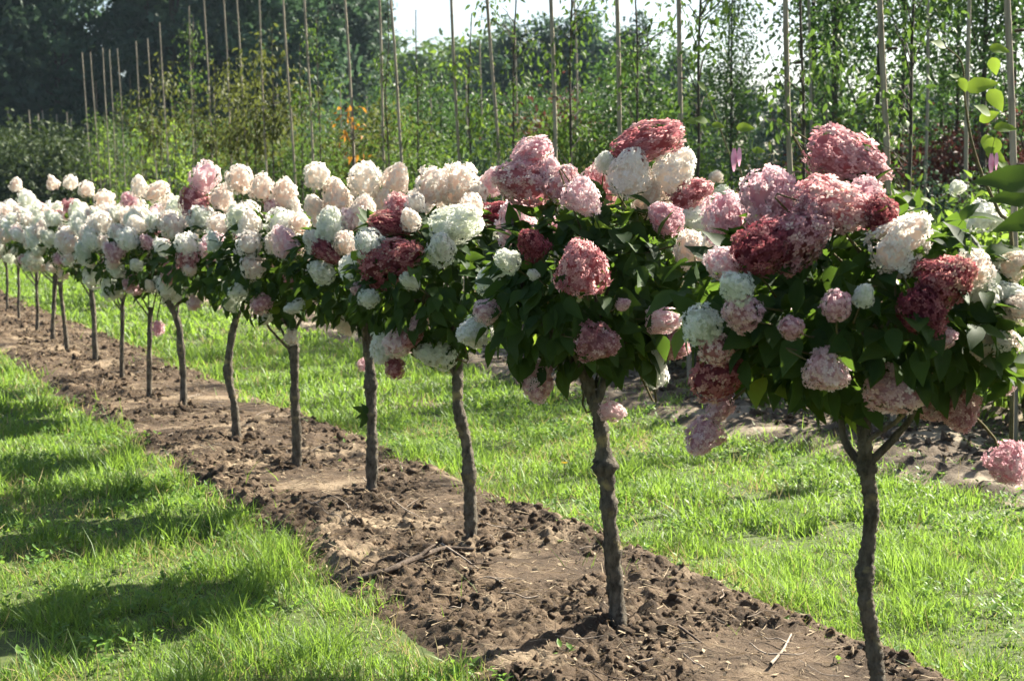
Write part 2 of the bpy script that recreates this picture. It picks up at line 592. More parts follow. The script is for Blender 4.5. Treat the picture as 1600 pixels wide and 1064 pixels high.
T2H = [(1012, 222, 128, 62, 72, 'R'), (985, 268, 82, 76, 12, 'C'), (1056, 265, 80, 76, 35, 'C'), (1080, 302, 74, 62, 70, 'R'),
       (1038, 340, 62, 58, -50, 'P'), (1090, 346, 88, 56, -75, 'W'), (1080, 387, 64, 62, -20, 'C'), (1146, 330, 48, 42, None, 'P'),
       (1110, 372, 44, 40, None, 'W'), (946, 252, 36, 34, None, 'W'), (830, 240, 76, 48, 62, 'P'), (812, 284, 100, 78, -75, 'R'),
       (880, 285, 64, 58, 30, 'M'), (912, 311, 68, 62, 140, 'P'), (910, 415, 94, 92, -10, 'R'), (830, 380, 56, 50, None, 'D'),
       (790, 406, 46, 40, None, 'W'), (832, 428, 22, 18, None, 'W'), (936, 535, 72, 70, 100, 'M'), (838, 598, 68, 64, 170, 'P'),
       (760, 487, 42, 40, None, 'P'), (738, 520, 62, 56, None, 'W'), (958, 642, 46, 38, 100, 'P'), (975, 475, 25, 22, None, 'P'),
       (1040, 500, 62, 48, None, 'P'), (1057, 541, 48, 52, None, 'M'), (1026, 573, 66, 42, 5, 'W'), (1020, 300, 40, 40, 0, 'C'), (860, 265, 44, 44, 0, 'P')]
T3H = [(718, 293, 84, 66, 2, 'C'), (675, 290, 62, 56, 20, 'C'), (712, 350, 92, 62, 80, 'W'), (690, 386, 60, 52, None, 'W'),
       (788, 336, 92, 46, 85, 'D'), (770, 282, 46, 46, None, 'P'), (640, 342, 38, 36, None, 'C'), (615, 406, 112, 84, 72, 'D'),
       (612, 350, 80, 42, -80, 'D'), (580, 385, 62, 50, -30, 'W'), (680, 553, 74, 50, -80, 'W'), (622, 535, 50, 46, None, 'P'),
       (652, 505, 40, 26, None, 'P'), (600, 545, 56, 56, 200, 'W'), (617, 575, 36, 34, 180, 'R'), (642, 528, 44, 34, None, 'R'),
       (576, 466, 36, 30, None, 'W'), (560, 452, 30, 28, None, 'P'), (640, 440, 38, 24, None, 'W'), (735, 325, 50, 40, None, 'C'),
       (650, 320, 44, 34, None, 'C'), (745, 300, 40, 40, None, 'C')]
T4H = [(570, 282, 60, 56, 8, 'C'), (620, 277, 50, 44, 20, 'C'), (525, 305, 58, 52, -10, 'C'), (567, 331, 58, 50, 10, 'C'),
       (517, 350, 62, 56, 0, 'W'), (495, 275, 44, 42, 10, 'C'), (490, 320, 36, 36, None, 'C'), (490, 375, 38, 40, None, 'C'),
       (512, 396, 54, 36, 125, 'D'), (500, 424, 46, 40, None, 'W'), (552, 418, 42, 42, None, 'W'), (540, 381, 42, 36, None, 'C'),
       (650, 310, 46, 32, None, 'C'), (600, 312, 44, 36, None, 'C'), (460, 480, 36, 24, None, 'W'), (568, 570, 22, 20, None, 'P'), (545, 345, 40, 36, None, 'P')]
T5H = [(375, 281, 48, 44, -5, 'C'), (410, 291, 46, 42, 5, 'C'), (445, 301, 52, 44, 10, 'C'), (440, 350, 52, 48, None, 'W'),
       (372, 338, 40, 50, None, 'W'), (425, 326, 36, 32, None, 'P'), (418, 314, 22, 16, None, 'D'), (388, 381, 36, 46, None, 'C'),
       (432, 376, 38, 46, None, 'C'), (392, 416, 40, 46, None, 'C'), (370, 456, 30, 32, None, 'W'), (360, 474, 24, 32, None, 'W'),
       (408, 475, 34, 32, None, 'P'), (412, 498, 22, 28, None, 'W'), (456, 526, 26, 26, None, 'C'), (455, 322, 36, 36, None, 'C'), (468, 350, 34, 34, None, 'C')]
T6H = [(320, 277, 54, 46, 35, 'P'), (300, 313, 52, 48, -20, 'R'), (348, 306, 44, 40, 20, 'C'), (312, 340, 42, 50, None, 'W'),
       (333, 385, 42, 46, -30, 'P'), (290, 381, 40, 46, None, 'W'), (290, 402, 32, 46, None, 'R'), (296, 421, 22, 22, None, 'C'),
       (360, 410, 34, 34, None, 'W'), (345, 425, 26, 26, None, 'W'), (302, 476, 22, 26, None, 'P'), (340, 350, 34, 36, None, 'C')]
T7H = [(262, 387, 34, 30, None, 'D'), (262, 345, 30, 36, None, 'C'), (266, 430, 36, 36, None, 'R'), (260, 450, 30, 46, None, 'W'),
       (278, 435, 36, 30, None, 'R'), (245, 300, 44, 32, 60, 'C'), (217, 291, 36, 32, 0, 'C'), (240, 345, 26, 36, None, 'W'), (246, 513, 26, 22, 180, 'P')]
T8H = [(205, 347, 26, 36, None, 'C'), (200, 311, 24, 30, None, 'P'), (210, 428, 22, 24, None, 'W'), (190, 386, 22, 34, None, 'W'), (215, 386, 18, 20, None, 'W'),
       (172, 455, 32, 40, None, 'W')]
T9H = [(163, 315, 38, 36, 0, 'C'), (172, 366, 26, 44, None, 'W'), (160, 403, 30, 26, None, 'P'), (142, 437, 24, 44, None, 'W'), (135, 401, 26, 28, None, 'W'),
       (135, 296, 26, 28, 10, 'C')]
T10H = [(112, 320, 32, 24, 70, 'R'), (85, 336, 32, 20, 80, 'R'), (110, 285, 24, 24, 5, 'C'), (82, 285, 26, 22, -15, 'C'), (95, 405, 25, 26, None, 'P'), (100, 362, 22, 22, None, 'P')]
T11H = [(65, 346, 22, 38, None, 'W'), (45, 406, 24, 26, None, 'W'), (40, 311, 25, 30, None, 'W'), (25, 288, 24, 22, 10, 'C')]

TREES = [  # base px (x, y), trunk pixels upwards, width px, listed heads, label
    dict(Y=3.90, tr=[(1371, 1210), (1373, 1130), (1372, 1064), (1365, 1000), (1352, 935), (1354, 885), (1362, 800), (1355, 740), (1348, 680), (1350, 610), (1342, 500)],
         w=31, heads=T1H, c=(1335, 480), r=(.43, .40, .27, .245), label='hydrangea tree nearest the camera with a wavy trunk forking below its crown', knots=[(900, 1.25), (735, 1.35)],
         limbs=[[(1353, 735), (1324, 692), (1318, 640), (1285, 540)], [(1360, 722), (1398, 672), (1412, 640), (1450, 540)], [(1349, 640), (1400, 540), (1420, 430)], [(1349, 620), (1290, 500), (1250, 400)]]),
    dict(Y=5.05, tr=[(970, 1005), (962, 920), (952, 800), (945, 722), (935, 650), (916, 590), (905, 500)],
         w=29, heads=T2H, c=(925, 445), r=(.355, .36, .30, .30), label='hydrangea tree with a swollen knot on its lichen spotted trunk', knots=[(728, 2.0), (790, 1.2), (862, 1.25)],
         limbs=[[(930, 640), (960, 560), (1020, 470), (1050, 400)], [(916, 590), (860, 520), (810, 430), (800, 340)], [(915, 580), (940, 480), (980, 350)]]),
    dict(Y=6.27, tr=[(738, 870), (735, 800), (733, 742), (728, 690), (716, 635), (715, 580), (712, 500)],
         w=23, heads=T3H, c=(690, 430), r=(.36, .36, .28, .29), label='hydrangea tree with a drooping crimson head and a creamy spire on top', knots=[(742, 1.3), (640, 1.12)], limbs=None),
    dict(Y=7.55, tr=[(580, 770), (582, 700), (580, 640), (578, 575), (572, 500)], w=21, heads=T4H, c=(560, 420), r=(.36, .34, .27, .30),
         label='hydrangea tree with small leaf sprout on its straight trunk', knots=[(600, 1.5)], limbs=None),
    dict(Y=8.20, tr=[(463, 740), (464, 680), (461, 620), (460, 560), (455, 500)], w=18, heads=T5H, c=(440, 415), r=(.36, .34, .25, .28),
         label='hydrangea tree with straight dark trunk, fifth along the row from the right', knots=[(545, 1.25)], limbs=None),
    dict(Y=9.15, tr=[(370, 700), (367, 640), (357, 582), (362, 530), (371, 490), (388, 440)], w=15, heads=T6H, c=(352, 405), r=(.38, .34, .25, .27),
         label='hydrangea tree whose trunk kinks left then leans right into the crown', knots=[(575, 1.3)], limbs=None),
    dict(Y=10.7, tr=[(287, 645), (285, 590), (283, 540), (278, 505), (262, 470)], w=14, heads=T7H, c=(268, 398), r=(.38, .36, .27, .29),
         label='hydrangea tree with trunk bending left at the top, seventh from the right', knots=[(540, 1.3)], limbs=None),
    dict(Y=11.3, tr=[(233, 628), (233, 590), (234, 540), (236, 480)], w=11, heads=T8H, c=(220, 395), r=(.38, .36, .27, .30),
         label='hydrangea tree with one pale pink head dangling beside its trunk', knots=[], limbs=None),
    dict(Y=12.4, tr=[(190, 600), (191, 560), (191, 510), (191, 460)], w=9, heads=T9H, c=(180, 390), r=(.38, .36, .26, .30),
         label='hydrangea tree on a thin straight trunk, ninth from the right', knots=[], limbs=None),
    dict(Y=13.9, tr=[(150, 570), (148, 530), (145, 490), (141, 440)], w=11, heads=T10H, c=(130, 382), r=(.40, .36, .28, .28),
         label='hydrangea tree with trunk leaning slightly left, tenth from the right', knots=[], limbs=None),
    dict(Y=14.8, tr=[(106, 555), (102, 520), (99, 485), (92, 440)], w=9, heads=T11H, c=(92, 378), r=(.38, .36, .28, .28),
         label='hydrangea tree with bent trunk next to a straighter one, eleventh from the right', knots=[], limbs=None),
    dict(Y=15.8, tr=[(82, 540), (83, 510), (84, 480), (85, 430)], w=9, heads=[], c=(72, 375), r=(.38, .36, .28, .28),
         label='hydrangea tree with thick upright trunk, twelfth from the right', knots=[], limbs=None),
    dict(Y=17.0, tr=[(57, 525), (58, 490), (58, 460), (57, 420)], w=7, heads=[], c=(48, 370), r=(.38, .36, .28, .28),
         label='hydrangea tree, thirteenth along the row from the right, on a thin trunk', knots=[], limbs=None),
    dict(Y=19.0, tr=[(30, 502), (29, 475), (29, 450), (28, 415)], w=6, heads=[], c=(22, 365), r=(.38, .36, .28, .28),
         label='hydrangea tree second from the left end of the row', knots=[], limbs=None),
    dict(Y=20.6, tr=[(12, 489), (11, 465), (11, 440), (10, 410)], w=5.5, heads=[], c=(4, 362), r=(.38, .36, .28, .28),
         label='hydrangea tree at the left edge of the photo', knots=[], limbs=None),
    dict(Y=22.5, tr=[(-14, 475), (-14, 450), (-14, 405)], w=5, heads=[], c=(-16, 360), r=(.38, .36, .28, .28),
         label='hydrangea tree cut off beyond the left edge of the photo', knots=[], limbs=None),
]


def build_tree(d, idx):
    rs = np.random.RandomState(100 + idx)
    Y = d['Y']
    base = at(d['tr'][0][0], d['tr'][0][1], Y)
    base[2] = 0.0
    root = thing('hydrangea_tree', d['label'], 'hydrangea', base, 'hydrangea trees in the flowering row')
    mpp = Y / FPX                                   # metres per photo pixel at this distance
    # trunk
    P = np.array([at(x, y, Y) for x, y in d['tr']]) - base
    P[0, 2] = -0.04
    P[:, 1] += np.concatenate([[0], rs.normal(0, .012, len(P) - 1)])
    ys = np.array([y for _, y in d['tr']], float)
    n = 20 if idx < 6 else 7
    Q = catmull(P, n)
    qy = np.interp(np.arange(len(Q)) / n, np.arange(len(ys)), ys)
    fr = np.linspace(0, 1, len(Q))
    R = d['w'] * .405 * mpp * (1.06 - .22 * fr + .5 * np.exp(-fr * 22))
    for ky, ks in d['knots']:
        R = R * (1 + (ks - 1) * np.exp(-((qy - ky) / 13.0) ** 2))
    kk = np.arange(len(Q)) / n
    R = R * (1 + .05 * np.sin(kk * 5.3 + idx) + .04 * np.sin(kk * 11.7 + 2 * idx) + .16 * (vnoise(kk * 5.0, kk * 0 + idx, 4) - .5) + rs.normal(0, .012, len(Q)))
    obj('trunk', np_mesh('trunk', tube_parts(Q, R, 14 if idx < 6 else 8, .17, idx), M_BARK, smooth=True), root)
    # crown
    C = at(d['c'][0], d['c'][1], Y) - base
    rx, ry, ru, rd = d['r']
    fork = Q[int(len(Q) * .82)]

    def shell(dirs, f):
        rz = np.where(dirs[:, 2] > 0, ru, rd)
        return C + dirs * np.stack([np.full(len(dirs), rx), np.full(len(dirs), ry), rz], -1) * np.asarray(f)[:, None]

    # limbs
    limbs = []
    if d['limbs']:
        for L in d['limbs']:
            q = np.array([at(x, y, Y) for x, y in L]) - base
            q[:, 1] += np.linspace(0, rs.uniform(-.15, .15), len(q))
            limbs.append(catmull(q, 4))
    while len(limbs) < (7 if idx < 6 else 4):
        a = rs.rand() * 2 * np.pi
        dd = nrm(np.array([math.cos(a), math.sin(a), rs.uniform(-.1, .8)]))
        e = shell(dd[None], [.8])[0]
        s0 = Q[int(len(Q) * rs.uniform(.74, .93))]
        limbs.append(catmull(np.array([s0, s0 * .5 + e * .5 + np.array([0, 0, -.05]) + rs.normal(0, .02, 3), e]), 4))
    for k, q in enumerate(limbs):
        r0 = R[-1] * (.72 if (d['limbs'] and k < 2) else .42)
        obj('branch', np_mesh('branch', tube_parts(q, np.linspace(r0, r0 * .3, len(q)), 6, .1, k), M_BARK, smooth=True), root)
    # flower heads: listed ones first, then others spread over the crown
    heads = []
    for (px, py, ln, wd, ang, colr) in d['heads']:
        dx = (px - d['c'][0]) * mpp / (rx * 1.15)
        dz = -(py - d['c'][1]) * mpp
        dz = dz / ((ru if dz > 0 else rd) * 1.2)
        rho = min(1.0, math.hypot(dx, dz))
        depth = -ry * 1.2 * math.sqrt(max(0.0, 1 - rho * rho)) + rs.normal(0, .03)
        Yh = Y + depth
        p = at(px, py, Yh) - base
        k = Yh / FPX
        out = nrm(np.array([dx, 0, dz + .35]))
        if ang is not None:
            out = np.array([math.sin(math.radians(ang)), 0, math.cos(math.radians(ang))])
        tow = rs.uniform(.15, .45) if ang is not None else rs.uniform(.5, .9)
        ax = nrm(out * math.cos(tow) + np.array([0, -1, 0]) * math.sin(tow))
        heads.append((p, ax, ln * k * (.94 if ang is not None else 1.0), wd * k * .90, colr))
    nfill = {0: 9, 1: 10, 2: 14, 3: 18, 4: 22, 5: 24}.get(idx, 56)
    pal = ['W'] * 12 + ['C'] * 12 + ['P'] * 2 if idx >= 6 and idx < 16 else ['W'] * 8 + ['C'] * 9 + ['P'] * 2 + ['R'] if idx >= 2 else ['W'] * 3 + ['C'] * 4 + ['P'] * 4 + ['R'] * 3
    tries = 0
    while nfill > 0 and tries < 900:
        tries += 1
        dd = rand_dirs(1, rs)[0]
        if idx < 6 and dd[1] < .15:               # the far side only: the near side is listed
            if not (idx >= 2 and dd[2] > .35 and tries % 3 == 0):
                continue
        if idx == 16 and dd[0] < .25:
            continue
        if dd[2] < (-.1 if idx < 6 else .05) and rs.rand() < (.65 if idx < 6 else .86):
            continue
        f = 1.12 + .12 * max(0, dd[2])
        p = shell(dd[None], [f])[0]
        size = rs.uniform(.085, .155) * (1.12 if idx >= 6 else 1) * (1.0 if dd[2] > -.1 else .7)
        if any(np.linalg.norm(p - h[0]) < (.47 if idx < 6 else .40) * (size + max(h[2], h[3])) for h in heads):
            continue
        ax = nrm(dd * .8 + np.array([0, 0, .75]) + rs.normal(0, .2, 3))
        heads.append((p, ax, size * rs.uniform(1.0, 1.35), size, pal[rs.randint(len(pal))]))
        nfill -= 1
    bank = HEAD_HI if idx < 4 else (HEAD_MID if idx < 8 else HEAD_LO)
    twig_parts = []
    for p, ax, ln, wd, colr in heads:
        me = bank[rs.randint(len(bank))]
        o = obj('flower_head', me, root)
        ref = np.array([.3, .9, .1])
        x = nrm(np.cross(ref, ax))
        y = np.cross(ax, x)
        M = Matrix(((x[0], y[0], ax[0], p[0]), (x[1], y[1], ax[1], p[1]), (x[2], y[2], ax[2], p[2]), (0, 0, 0, 1)))
        sx = wd * rs.uniform(.94, 1.06)
        o.matrix_local = M @ Matrix.Rotation(rs.rand() * 6.28, 4, 'Z') @ Matrix.Diagonal((sx, wd, ln, 1))
        o.material_slots[0].link = 'OBJECT'
        o.material_slots[0].material = M_PET[colr]
        if idx < 9:
            b = p - ax * ln * .42
            low = p[2] < C[2] - .2
            inner = C + (p - C) * (.25 if low else .62) + np.array([0, 0, .02 if low else -.04])
            q = catmull(np.array([b, b - ax * .07, inner]), 3)
            twig_parts += tube_parts(q, np.linspace(.0020, .0032, len(q)) * (1.5 if low else 1), 4)
    if twig_parts:
        tag(obj('flower_stalks', np_mesh('flower_stalks', twig_parts, M_STEM), root), kind='stuff')
    # leaves
    ntot = [1250, 1080, 900, 720, 620, 560, 480, 440, 400, 360, 340, 320, 300, 260, 240, 220][min(idx, 15)]
    nind = [280, 280, 260, 240, 140, 120, 90, 80][idx] if idx < 8 else 0
    dd = rand_dirs(ntot, rs)
    f = rs.uniform(.35, 1.0, ntot) ** .6
    f[:nind] = rs.uniform(.82, 1.06, nind)
    dd[:nind, 1] = -np.abs(dd[:nind, 1]) * rs.choice([1, 1, 1, -1], nind)
    dd = nrm(dd)
    pos = shell(dd, f * (1 + .16 * (vnoise(dd[:, 0] * 2.4 + 5, dd[:, 2] * 2.4 + dd[:, 1] * 2, idx) - .5) * 2))
    ax = nrm(dd * .75 + rs.normal(0, .55, (ntot, 3)) + np.array([0, 0, -.45]))
    up = nrm(dd * .8 + np.array([0, 0, .7]) + rs.normal(0, .4, (ntot, 3)))
    B = basis(ax, up)
    sc = rs.uniform(.066, .108, ntot)
    for k in range(nind):
        o = obj('leaf', LEAF_MESH[rs.randint(len(LEAF_MESH))], root)
        b = B[k]
        M = Matrix([[*(b[0] * sc[k]), pos[k, 0]], [*(b[1] * sc[k]), pos[k, 1]], [*(b[2] * sc[k]), pos[k, 2]], [0, 0, 0, 1]])
        o.matrix_local = M
        if rs.rand() < .06:
            o.material_slots[0].link = 'OBJECT'
            o.material_slots[0].material = M_LEAF['shoot']
    parts, tints = [], []
    rest = np.arange(nind, ntot)
    for k in range(5):
        s = rest[k::5]
        V, F = scatter(LEAVES[k][0], LEAVES[k][1], pos[s], B[s], sc[s])
        parts.append((V, F))
        tints.append(np.repeat(rs.rand(len(s)), len(LEAVES[k][1])))
    tag(obj('foliage', np_mesh('foliage', parts, M_HLEAF, smooth=True, tint=tints), root), kind='stuff')
    return root


roots = [build_tree(d, i) for i, d in enumerate(TREES)]

# leaf sprout on the fourth trunk
sp = []
tv, tf = leaf_tmpl(.5, .05, .2)
Ysp = TREES[3]['Y']
rt = roots[3]
for (px, py, tx, ty) in ((575, 645, 552, 634), (574, 648, 556, 652), (574, 650, 562, 668), (575, 646, 566, 630)):
    a_, b_ = at(px, py, Ysp - .03), at(tx, ty, Ysp - .06)
    L = np.linalg.norm(b_ - a_)
    V, F = scatter(tv, tf, (a_ - np.array(rt.location))[None], basis((b_ - a_)[None], np.array([[.2, -.8, .5]])), np.array([L]))
    o = obj('sprout_leaf', np_mesh('sprout_leaf', [(V, F)], M_HLEAF, tint=[.4]), rt)

# the hydrangea just outside the frame to the right: its leaves reach into the picture
d0 = dict(Y=2.95, tr=[(1985, 1480), (1985, 1200), (1980, 950), (1970, 760), (1960, 600)], w=36, heads=[], c=(1985, 470), r=(.40, .38, .26, .28),
          label='hydrangea tree beyond the right edge with green leaves reaching into view', knots=[], limbs=None)
r0 = build_tree(d0, 16)
lv = []
tv, tf = leaf_tmpl(.40, .05, .10)
for k, (px, py, tx, ty) in enumerate(((1640, 283, 1522, 279), (1640, 305, 1545, 310), (1640, 335, 1552, 358), (1660, 300, 1590, 335), (1640, 470, 1560, 498), (1650, 560, 1530, 600))):
    Yl = 3.4 + .1 * k
    a_, b_ = at(px, py, Yl), at(tx, ty, Yl - .05)
    L = np.linalg.norm(b_ - a_)
    V, F = scatter(tv, tf, (a_ - np.array(r0.location))[None], basis((b_ - a_)[None], np.array([[-.1, -.9, .45]])), np.array([L]))
    o = obj('leaf', np_mesh('leaf_reaching', [(V, F)], M_HLEAF, tint=[.5]), r0)
q = np.array([at(1700, 470, 3.5), at(1660, 380, 3.5), at(1635, 290, 3.45)]) - np.array(r0.location)
obj('branch', np_mesh('branch', tube_parts(catmull(q, 4), .006, 6), M_STEM, smooth=True), r0)

# ------------------------------------------------------------------ far rows: stakes, young trees, shrubs, wood
def cluster_leaves(rs, centres, sig, nper, size, tmpl, droop=.3, flat=1.0):
    pos, ctr = [], []
    for c, s in zip(centres, sig):
        s3 = np.array([s, s, s * flat])
        pos.append(c + rs.normal(0, 1, (nper, 3)) * s3 * .62)
        ctr.append(np.repeat(np.asarray(c)[None], nper, 0))
    pos, ctr = np.concatenate(pos), np.concatenate(ctr)
    n = len(pos)
    out = nrm(pos - ctr + rs.normal(0, .05, (n, 3)))
    ax = nrm(out * .6 + rs.normal(0, .6, (n, 3)) + np.array([0, 0, -droop]))
    up = nrm(rs.normal(0, .7, (n, 3)) + np.array([0, 0, .7]))
    V, F = scatter(tmpl[0], tmpl[1], pos, basis(ax, up), size * rs.uniform(.7, 1.3, n))
    cl = np.repeat(rs.rand(len(centres)), nper)
    t = np.clip(.15 + .45 * cl + .5 * rs.rand(n), 0, 1)
    return (V, F), np.repeat(t, len(tmpl[1]))


def crown_centres(rs, n, c, r, hollow=.45):
    d = rand_dirs(n, rs)
    f = rs.uniform(hollow, 1, n) ** .7
    return np.asarray(c) + d * np.asarray(r) * f[:, None]


def shrub_proto(name, label, cat, mat, seed, h, w, nclump, nper, leaf, stems=6, group=None, tmpl=LEAF_LITE, low=.05):
    rs = np.random.RandomState(seed)
    root = thing(name, label, cat, (0, 0, 0), group)
    cs = crown_centres(rs, nclump, (0, 0, h * .54), (w * .5, w * .5, h * .46))
    top = rs.rand(nclump) < .2
    cs[top, 2] += rs.uniform(0, .14, top.sum()) * h
    cs[:, 2] = np.maximum(cs[:, 2], low)
    p, t = cluster_leaves(rs, cs, rs.uniform(.10, .2, nclump) * w, nper, leaf, tmpl)
    p[0][:, 2] = np.maximum(p[0][:, 2], .01)
    tag(obj('foliage', np_mesh('foliage', [p], mat, tint=[t]), root), kind='stuff')
    parts = []
    for k in range(stems):
        e = cs[rs.randint(nclump)]
        b = np.array([rs.normal(0, .05), rs.normal(0, .05), -.03])
        q = catmull(np.array([b, b * .5 + e * .5 + np.array([0, 0, .1]), e]), 3)
        parts += tube_parts(q, np.linspace(.016, .004, len(q)) * max(1, h / 1.8), 5)
    tag(obj('stems', np_mesh('stems', parts, M_BARK_D), root), kind='stuff')
    return root


def tree_proto(name, label, cat, mat, seed, h, cw, z0, nclump, nper, leaf, tr=.06, group=None, tmpl=SPRAY, hollow=.35, taper=.0, bark=None, nl=9, sg=(.12, .2)):
    rs = np.random.RandomState(seed)
    root = thing(name, label, cat, (0, 0, 0), group)
    hh = (h - z0)
    cs = crown_centres(rs, nclump, (0, 0, z0 + hh * .5), (cw * .5, cw * .5, hh * .5), hollow)
    if taper:
        k = 1 - taper * np.clip((cs[:, 2] - z0) / hh, 0, 1)
        cs[:, :2] *= k[:, None]
    lob = 1 + .35 * (vnoise(cs[:, 2] * .9, np.arctan2(cs[:, 1], cs[:, 0]) * 1.5 + 9, seed) - .5) * 2
    cs[:, :2] *= lob[:, None]
    p, t = cluster_leaves(rs, cs, rs.uniform(*sg, nclump) * cw, nper, leaf, tmpl, droop=.35, flat=.7)
    tag(obj('crown', np_mesh('crown', [p], mat, tint=[t]), root), kind='stuff')
    zs = np.linspace(-.1, h * .93, 9)
    Q = np.stack([np.cumsum(rs.normal(0, .006 * h ** .5, 9)), np.cumsum(rs.normal(0, .006 * h ** .5, 9)), zs], -1)
    obj('trunk', np_mesh('trunk', tube_parts(catmull(Q, 2), np.linspace(tr, tr * .15, 17), 7, .06, seed), bark or M_BARK_D, smooth=True), root)
    parts = []
    for k in range(nl):
        e = cs[rs.randint(nclump)]
        zb = max(z0 * .7, e[2] - rs.uniform(.1, .25) * hh)
        b = np.array([np.interp(zb, zs, Q[:, 0]), np.interp(zb, zs, Q[:, 1]), zb])
        q = catmull(np.array([b, b * .5 + e * .5 + np.array([0, 0, -.02 * h]), e]), 3)
        parts += tube_parts(q, np.linspace(tr * .4, tr * .08, len(q)), 5)
    tag(obj('limbs', np_mesh('limbs', parts, bark or M_BARK_D), root), kind='stuff')
    return root


# stakes of the second row, s = 7.49
def stake_mesh(h, r, seed):
    rs = np.random.RandomState(seed)
    zs_, rr_ = [-.1], [1.0]
    z = .25
    while z < h - .1:
        zs_ += [z - .02, z, z + .02]
        rr_ += [.98, 1.13, .98]
        z += rs.uniform(.32, .5)
    zs_.append(h)
    rr_.append(.95)
    z = np.array(zs_)
    lean = -h * rs.uniform(.012, .05)
    n = len(z)
    P = np.stack([lean * np.clip(z / h, 0, 1) ** 1.2 + .012 * np.sin(z * 1.7 + seed), .012 * np.sin(z * 1.3 + seed * 2), z], -1)
    parts = tube_parts(P, np.array(rr_) * np.interp(z, [0, h], [r, r * .8]), 8)
    return np_mesh('stake', parts, M_STAKE, smooth=True)


STAKES = [(1590, 5.0), (1395, 5.0), (1237, 5.0), (1069, 5.0), (970, 5.0), (865, 4.9), (785, 4.8), (718, 4.8), (635, 4.05), (593, 4.9), (551, 5.2), (483, 5.2),
          (455, 5.1), (407, 5.3), (383, 5.3), (355, 5.2), (323, 5.3), (290, 5.2), (256, 5.1), (237, 4.9), (212, 5.0), (188, 5.0), (170, 5.1), (162, 5.2), (150, 5.2), (136, 5.3)]
SL = 'tall weathered stake in the row behind the hydrangeas'
stake_variants = [stake_mesh(5.0, .026, 300 + k) for k in range(6)]
for k, (px, h) in enumerate(STAKES):
    Y = 2300 * 7.49 / (px + 329)
    p = at(px + (10 if px > 600 else 14), 322, Y)
    o = obj('stake', stake_variants[k % 6], None, (p[0], Y, 0))
    g_ = .66 if px < 430 else (.76 if px < 800 else .86)
    o.scale = (g_, g_, h / 5.0)
    o.rotation_euler = (0, math.radians(random.uniform(-1.6, .3)), 0)
    if px >= 700:
        for z_ in (1.75, 2.55):
            th = np.linspace(0, 2 * np.pi, 13)
            xo = float(-.04 * (z_ / 5.0))
            ring = np.stack([.036 * np.cos(th) + xo + .008, .036 * np.sin(th), np.full(13, z_ * 5.0 / h)], -1)
            obj('tie', np_mesh('tie', tube_parts(ring, .007, 5), M_BRANCH_D, smooth=True), o)
    tag(o, SL, 'stake', 'stakes of the row behind the hydrangeas')
for k, (px, h, s) in enumerate(((757, 4.8, 14.2), (811, 4.9, 14.2), (903, 5.1, 14.2), (1505, 5.6, 10.8), (1268, 4.6, 13.0), (1440, 4.8, 13.0), (680, 3.9, 14.2), (733, 4.2, 14.2), (672, 4.4, 15.5), (632, 4.2, 15.5), (575, 4.4, 15.5), (530, 4.6, 14.2), (500, 4.7, 14.2), (437, 5.0, 14.2), (340, 5.2, 14.2), (270, 5.2, 14.2), (225, 5.4, 14.2), (196, 5.3, 14.2))):
    Y = 2300 * s / (px + 329)
    p = at(px + 6, 322, Y)
    o = obj('stake', stake_variants[k % 6], None, (p[0], Y, 0))
    o.scale = (.8, .8, h / 5.0)
    o.rotation_euler = (0, math.radians(random.uniform(-.5, .5)), random.uniform(0, .5))
    tag(o, 'slim stake standing among the leafy saplings further back', 'stake', 'stakes among the saplings further back')
for k in range(14):
    px = 8 + k * 9 + random.uniform(-3, 3)
    Y = 58 + random.uniform(-3, 3)
    h = 1.5 + (322 - random.uniform(172, 205)) / 2300 * Y
    p = at(px, 322, Y)
    o = obj('stake', stake_variants[k % 6], None, (p[0], Y, 0))
    o.scale = (1.2, 1.2, h / 5.0)
    tag(o, 'short distant stake rising behind the dark shrubs near the wood', 'stake', 'distant stakes above the shrubs at the left')


# staked young trees: thin trunk with leaf tufts
def staked_proto(seed, mat, h, zs, sig, nper, leaf, label, tmpl):
    rs = np.random.RandomState(seed)
    root = thing('staked_sapling', label, 'young tree', (0, 0, 0), 'saplings tied to the stakes')
    zz = np.linspace(-.05, h, 8)
    P = np.stack([rs.normal(0, .012, 8), rs.normal(0, .012, 8), zz], -1)
    obj('trunk', np_mesh('trunk', tube_parts(catmull(P, 2), np.linspace(.017, .006, 15), 6), M_BARK_D, smooth=True), root)
    cs = np.array([[rs.normal(0, s * .6), rs.normal(0, s * .6), z + rs.normal(0, .1)] for z, s in zip(zs, sig)])
    tw = []
    for c, s_ in zip(cs, sig):
        for j in range(5):
            e = c + rs.normal(0, 1, 3) * s_ * .6
            zb = max(.2, e[2] - rs.uniform(.05, .3))
            b = np.array([np.interp(zb, zz, P[:, 0]), np.interp(zb, zz, P[:, 1]), zb])
            tw += tube_parts(np.array([b, b * .45 + e * .55 + np.array([0, 0, .06]), e]), np.array([.006, .004, .002]), 4)
    tag(obj('twigs', np_mesh('twigs', tw, M_BARK_D), root), kind='stuff')
    p, t = cluster_leaves(rs, cs, sig, nper, leaf, tmpl, droop=1.0, flat=1.1)
    tag(obj('foliage', np_mesh('foliage', [p], mat, tint=[t]), root), kind='stuff')
    return root


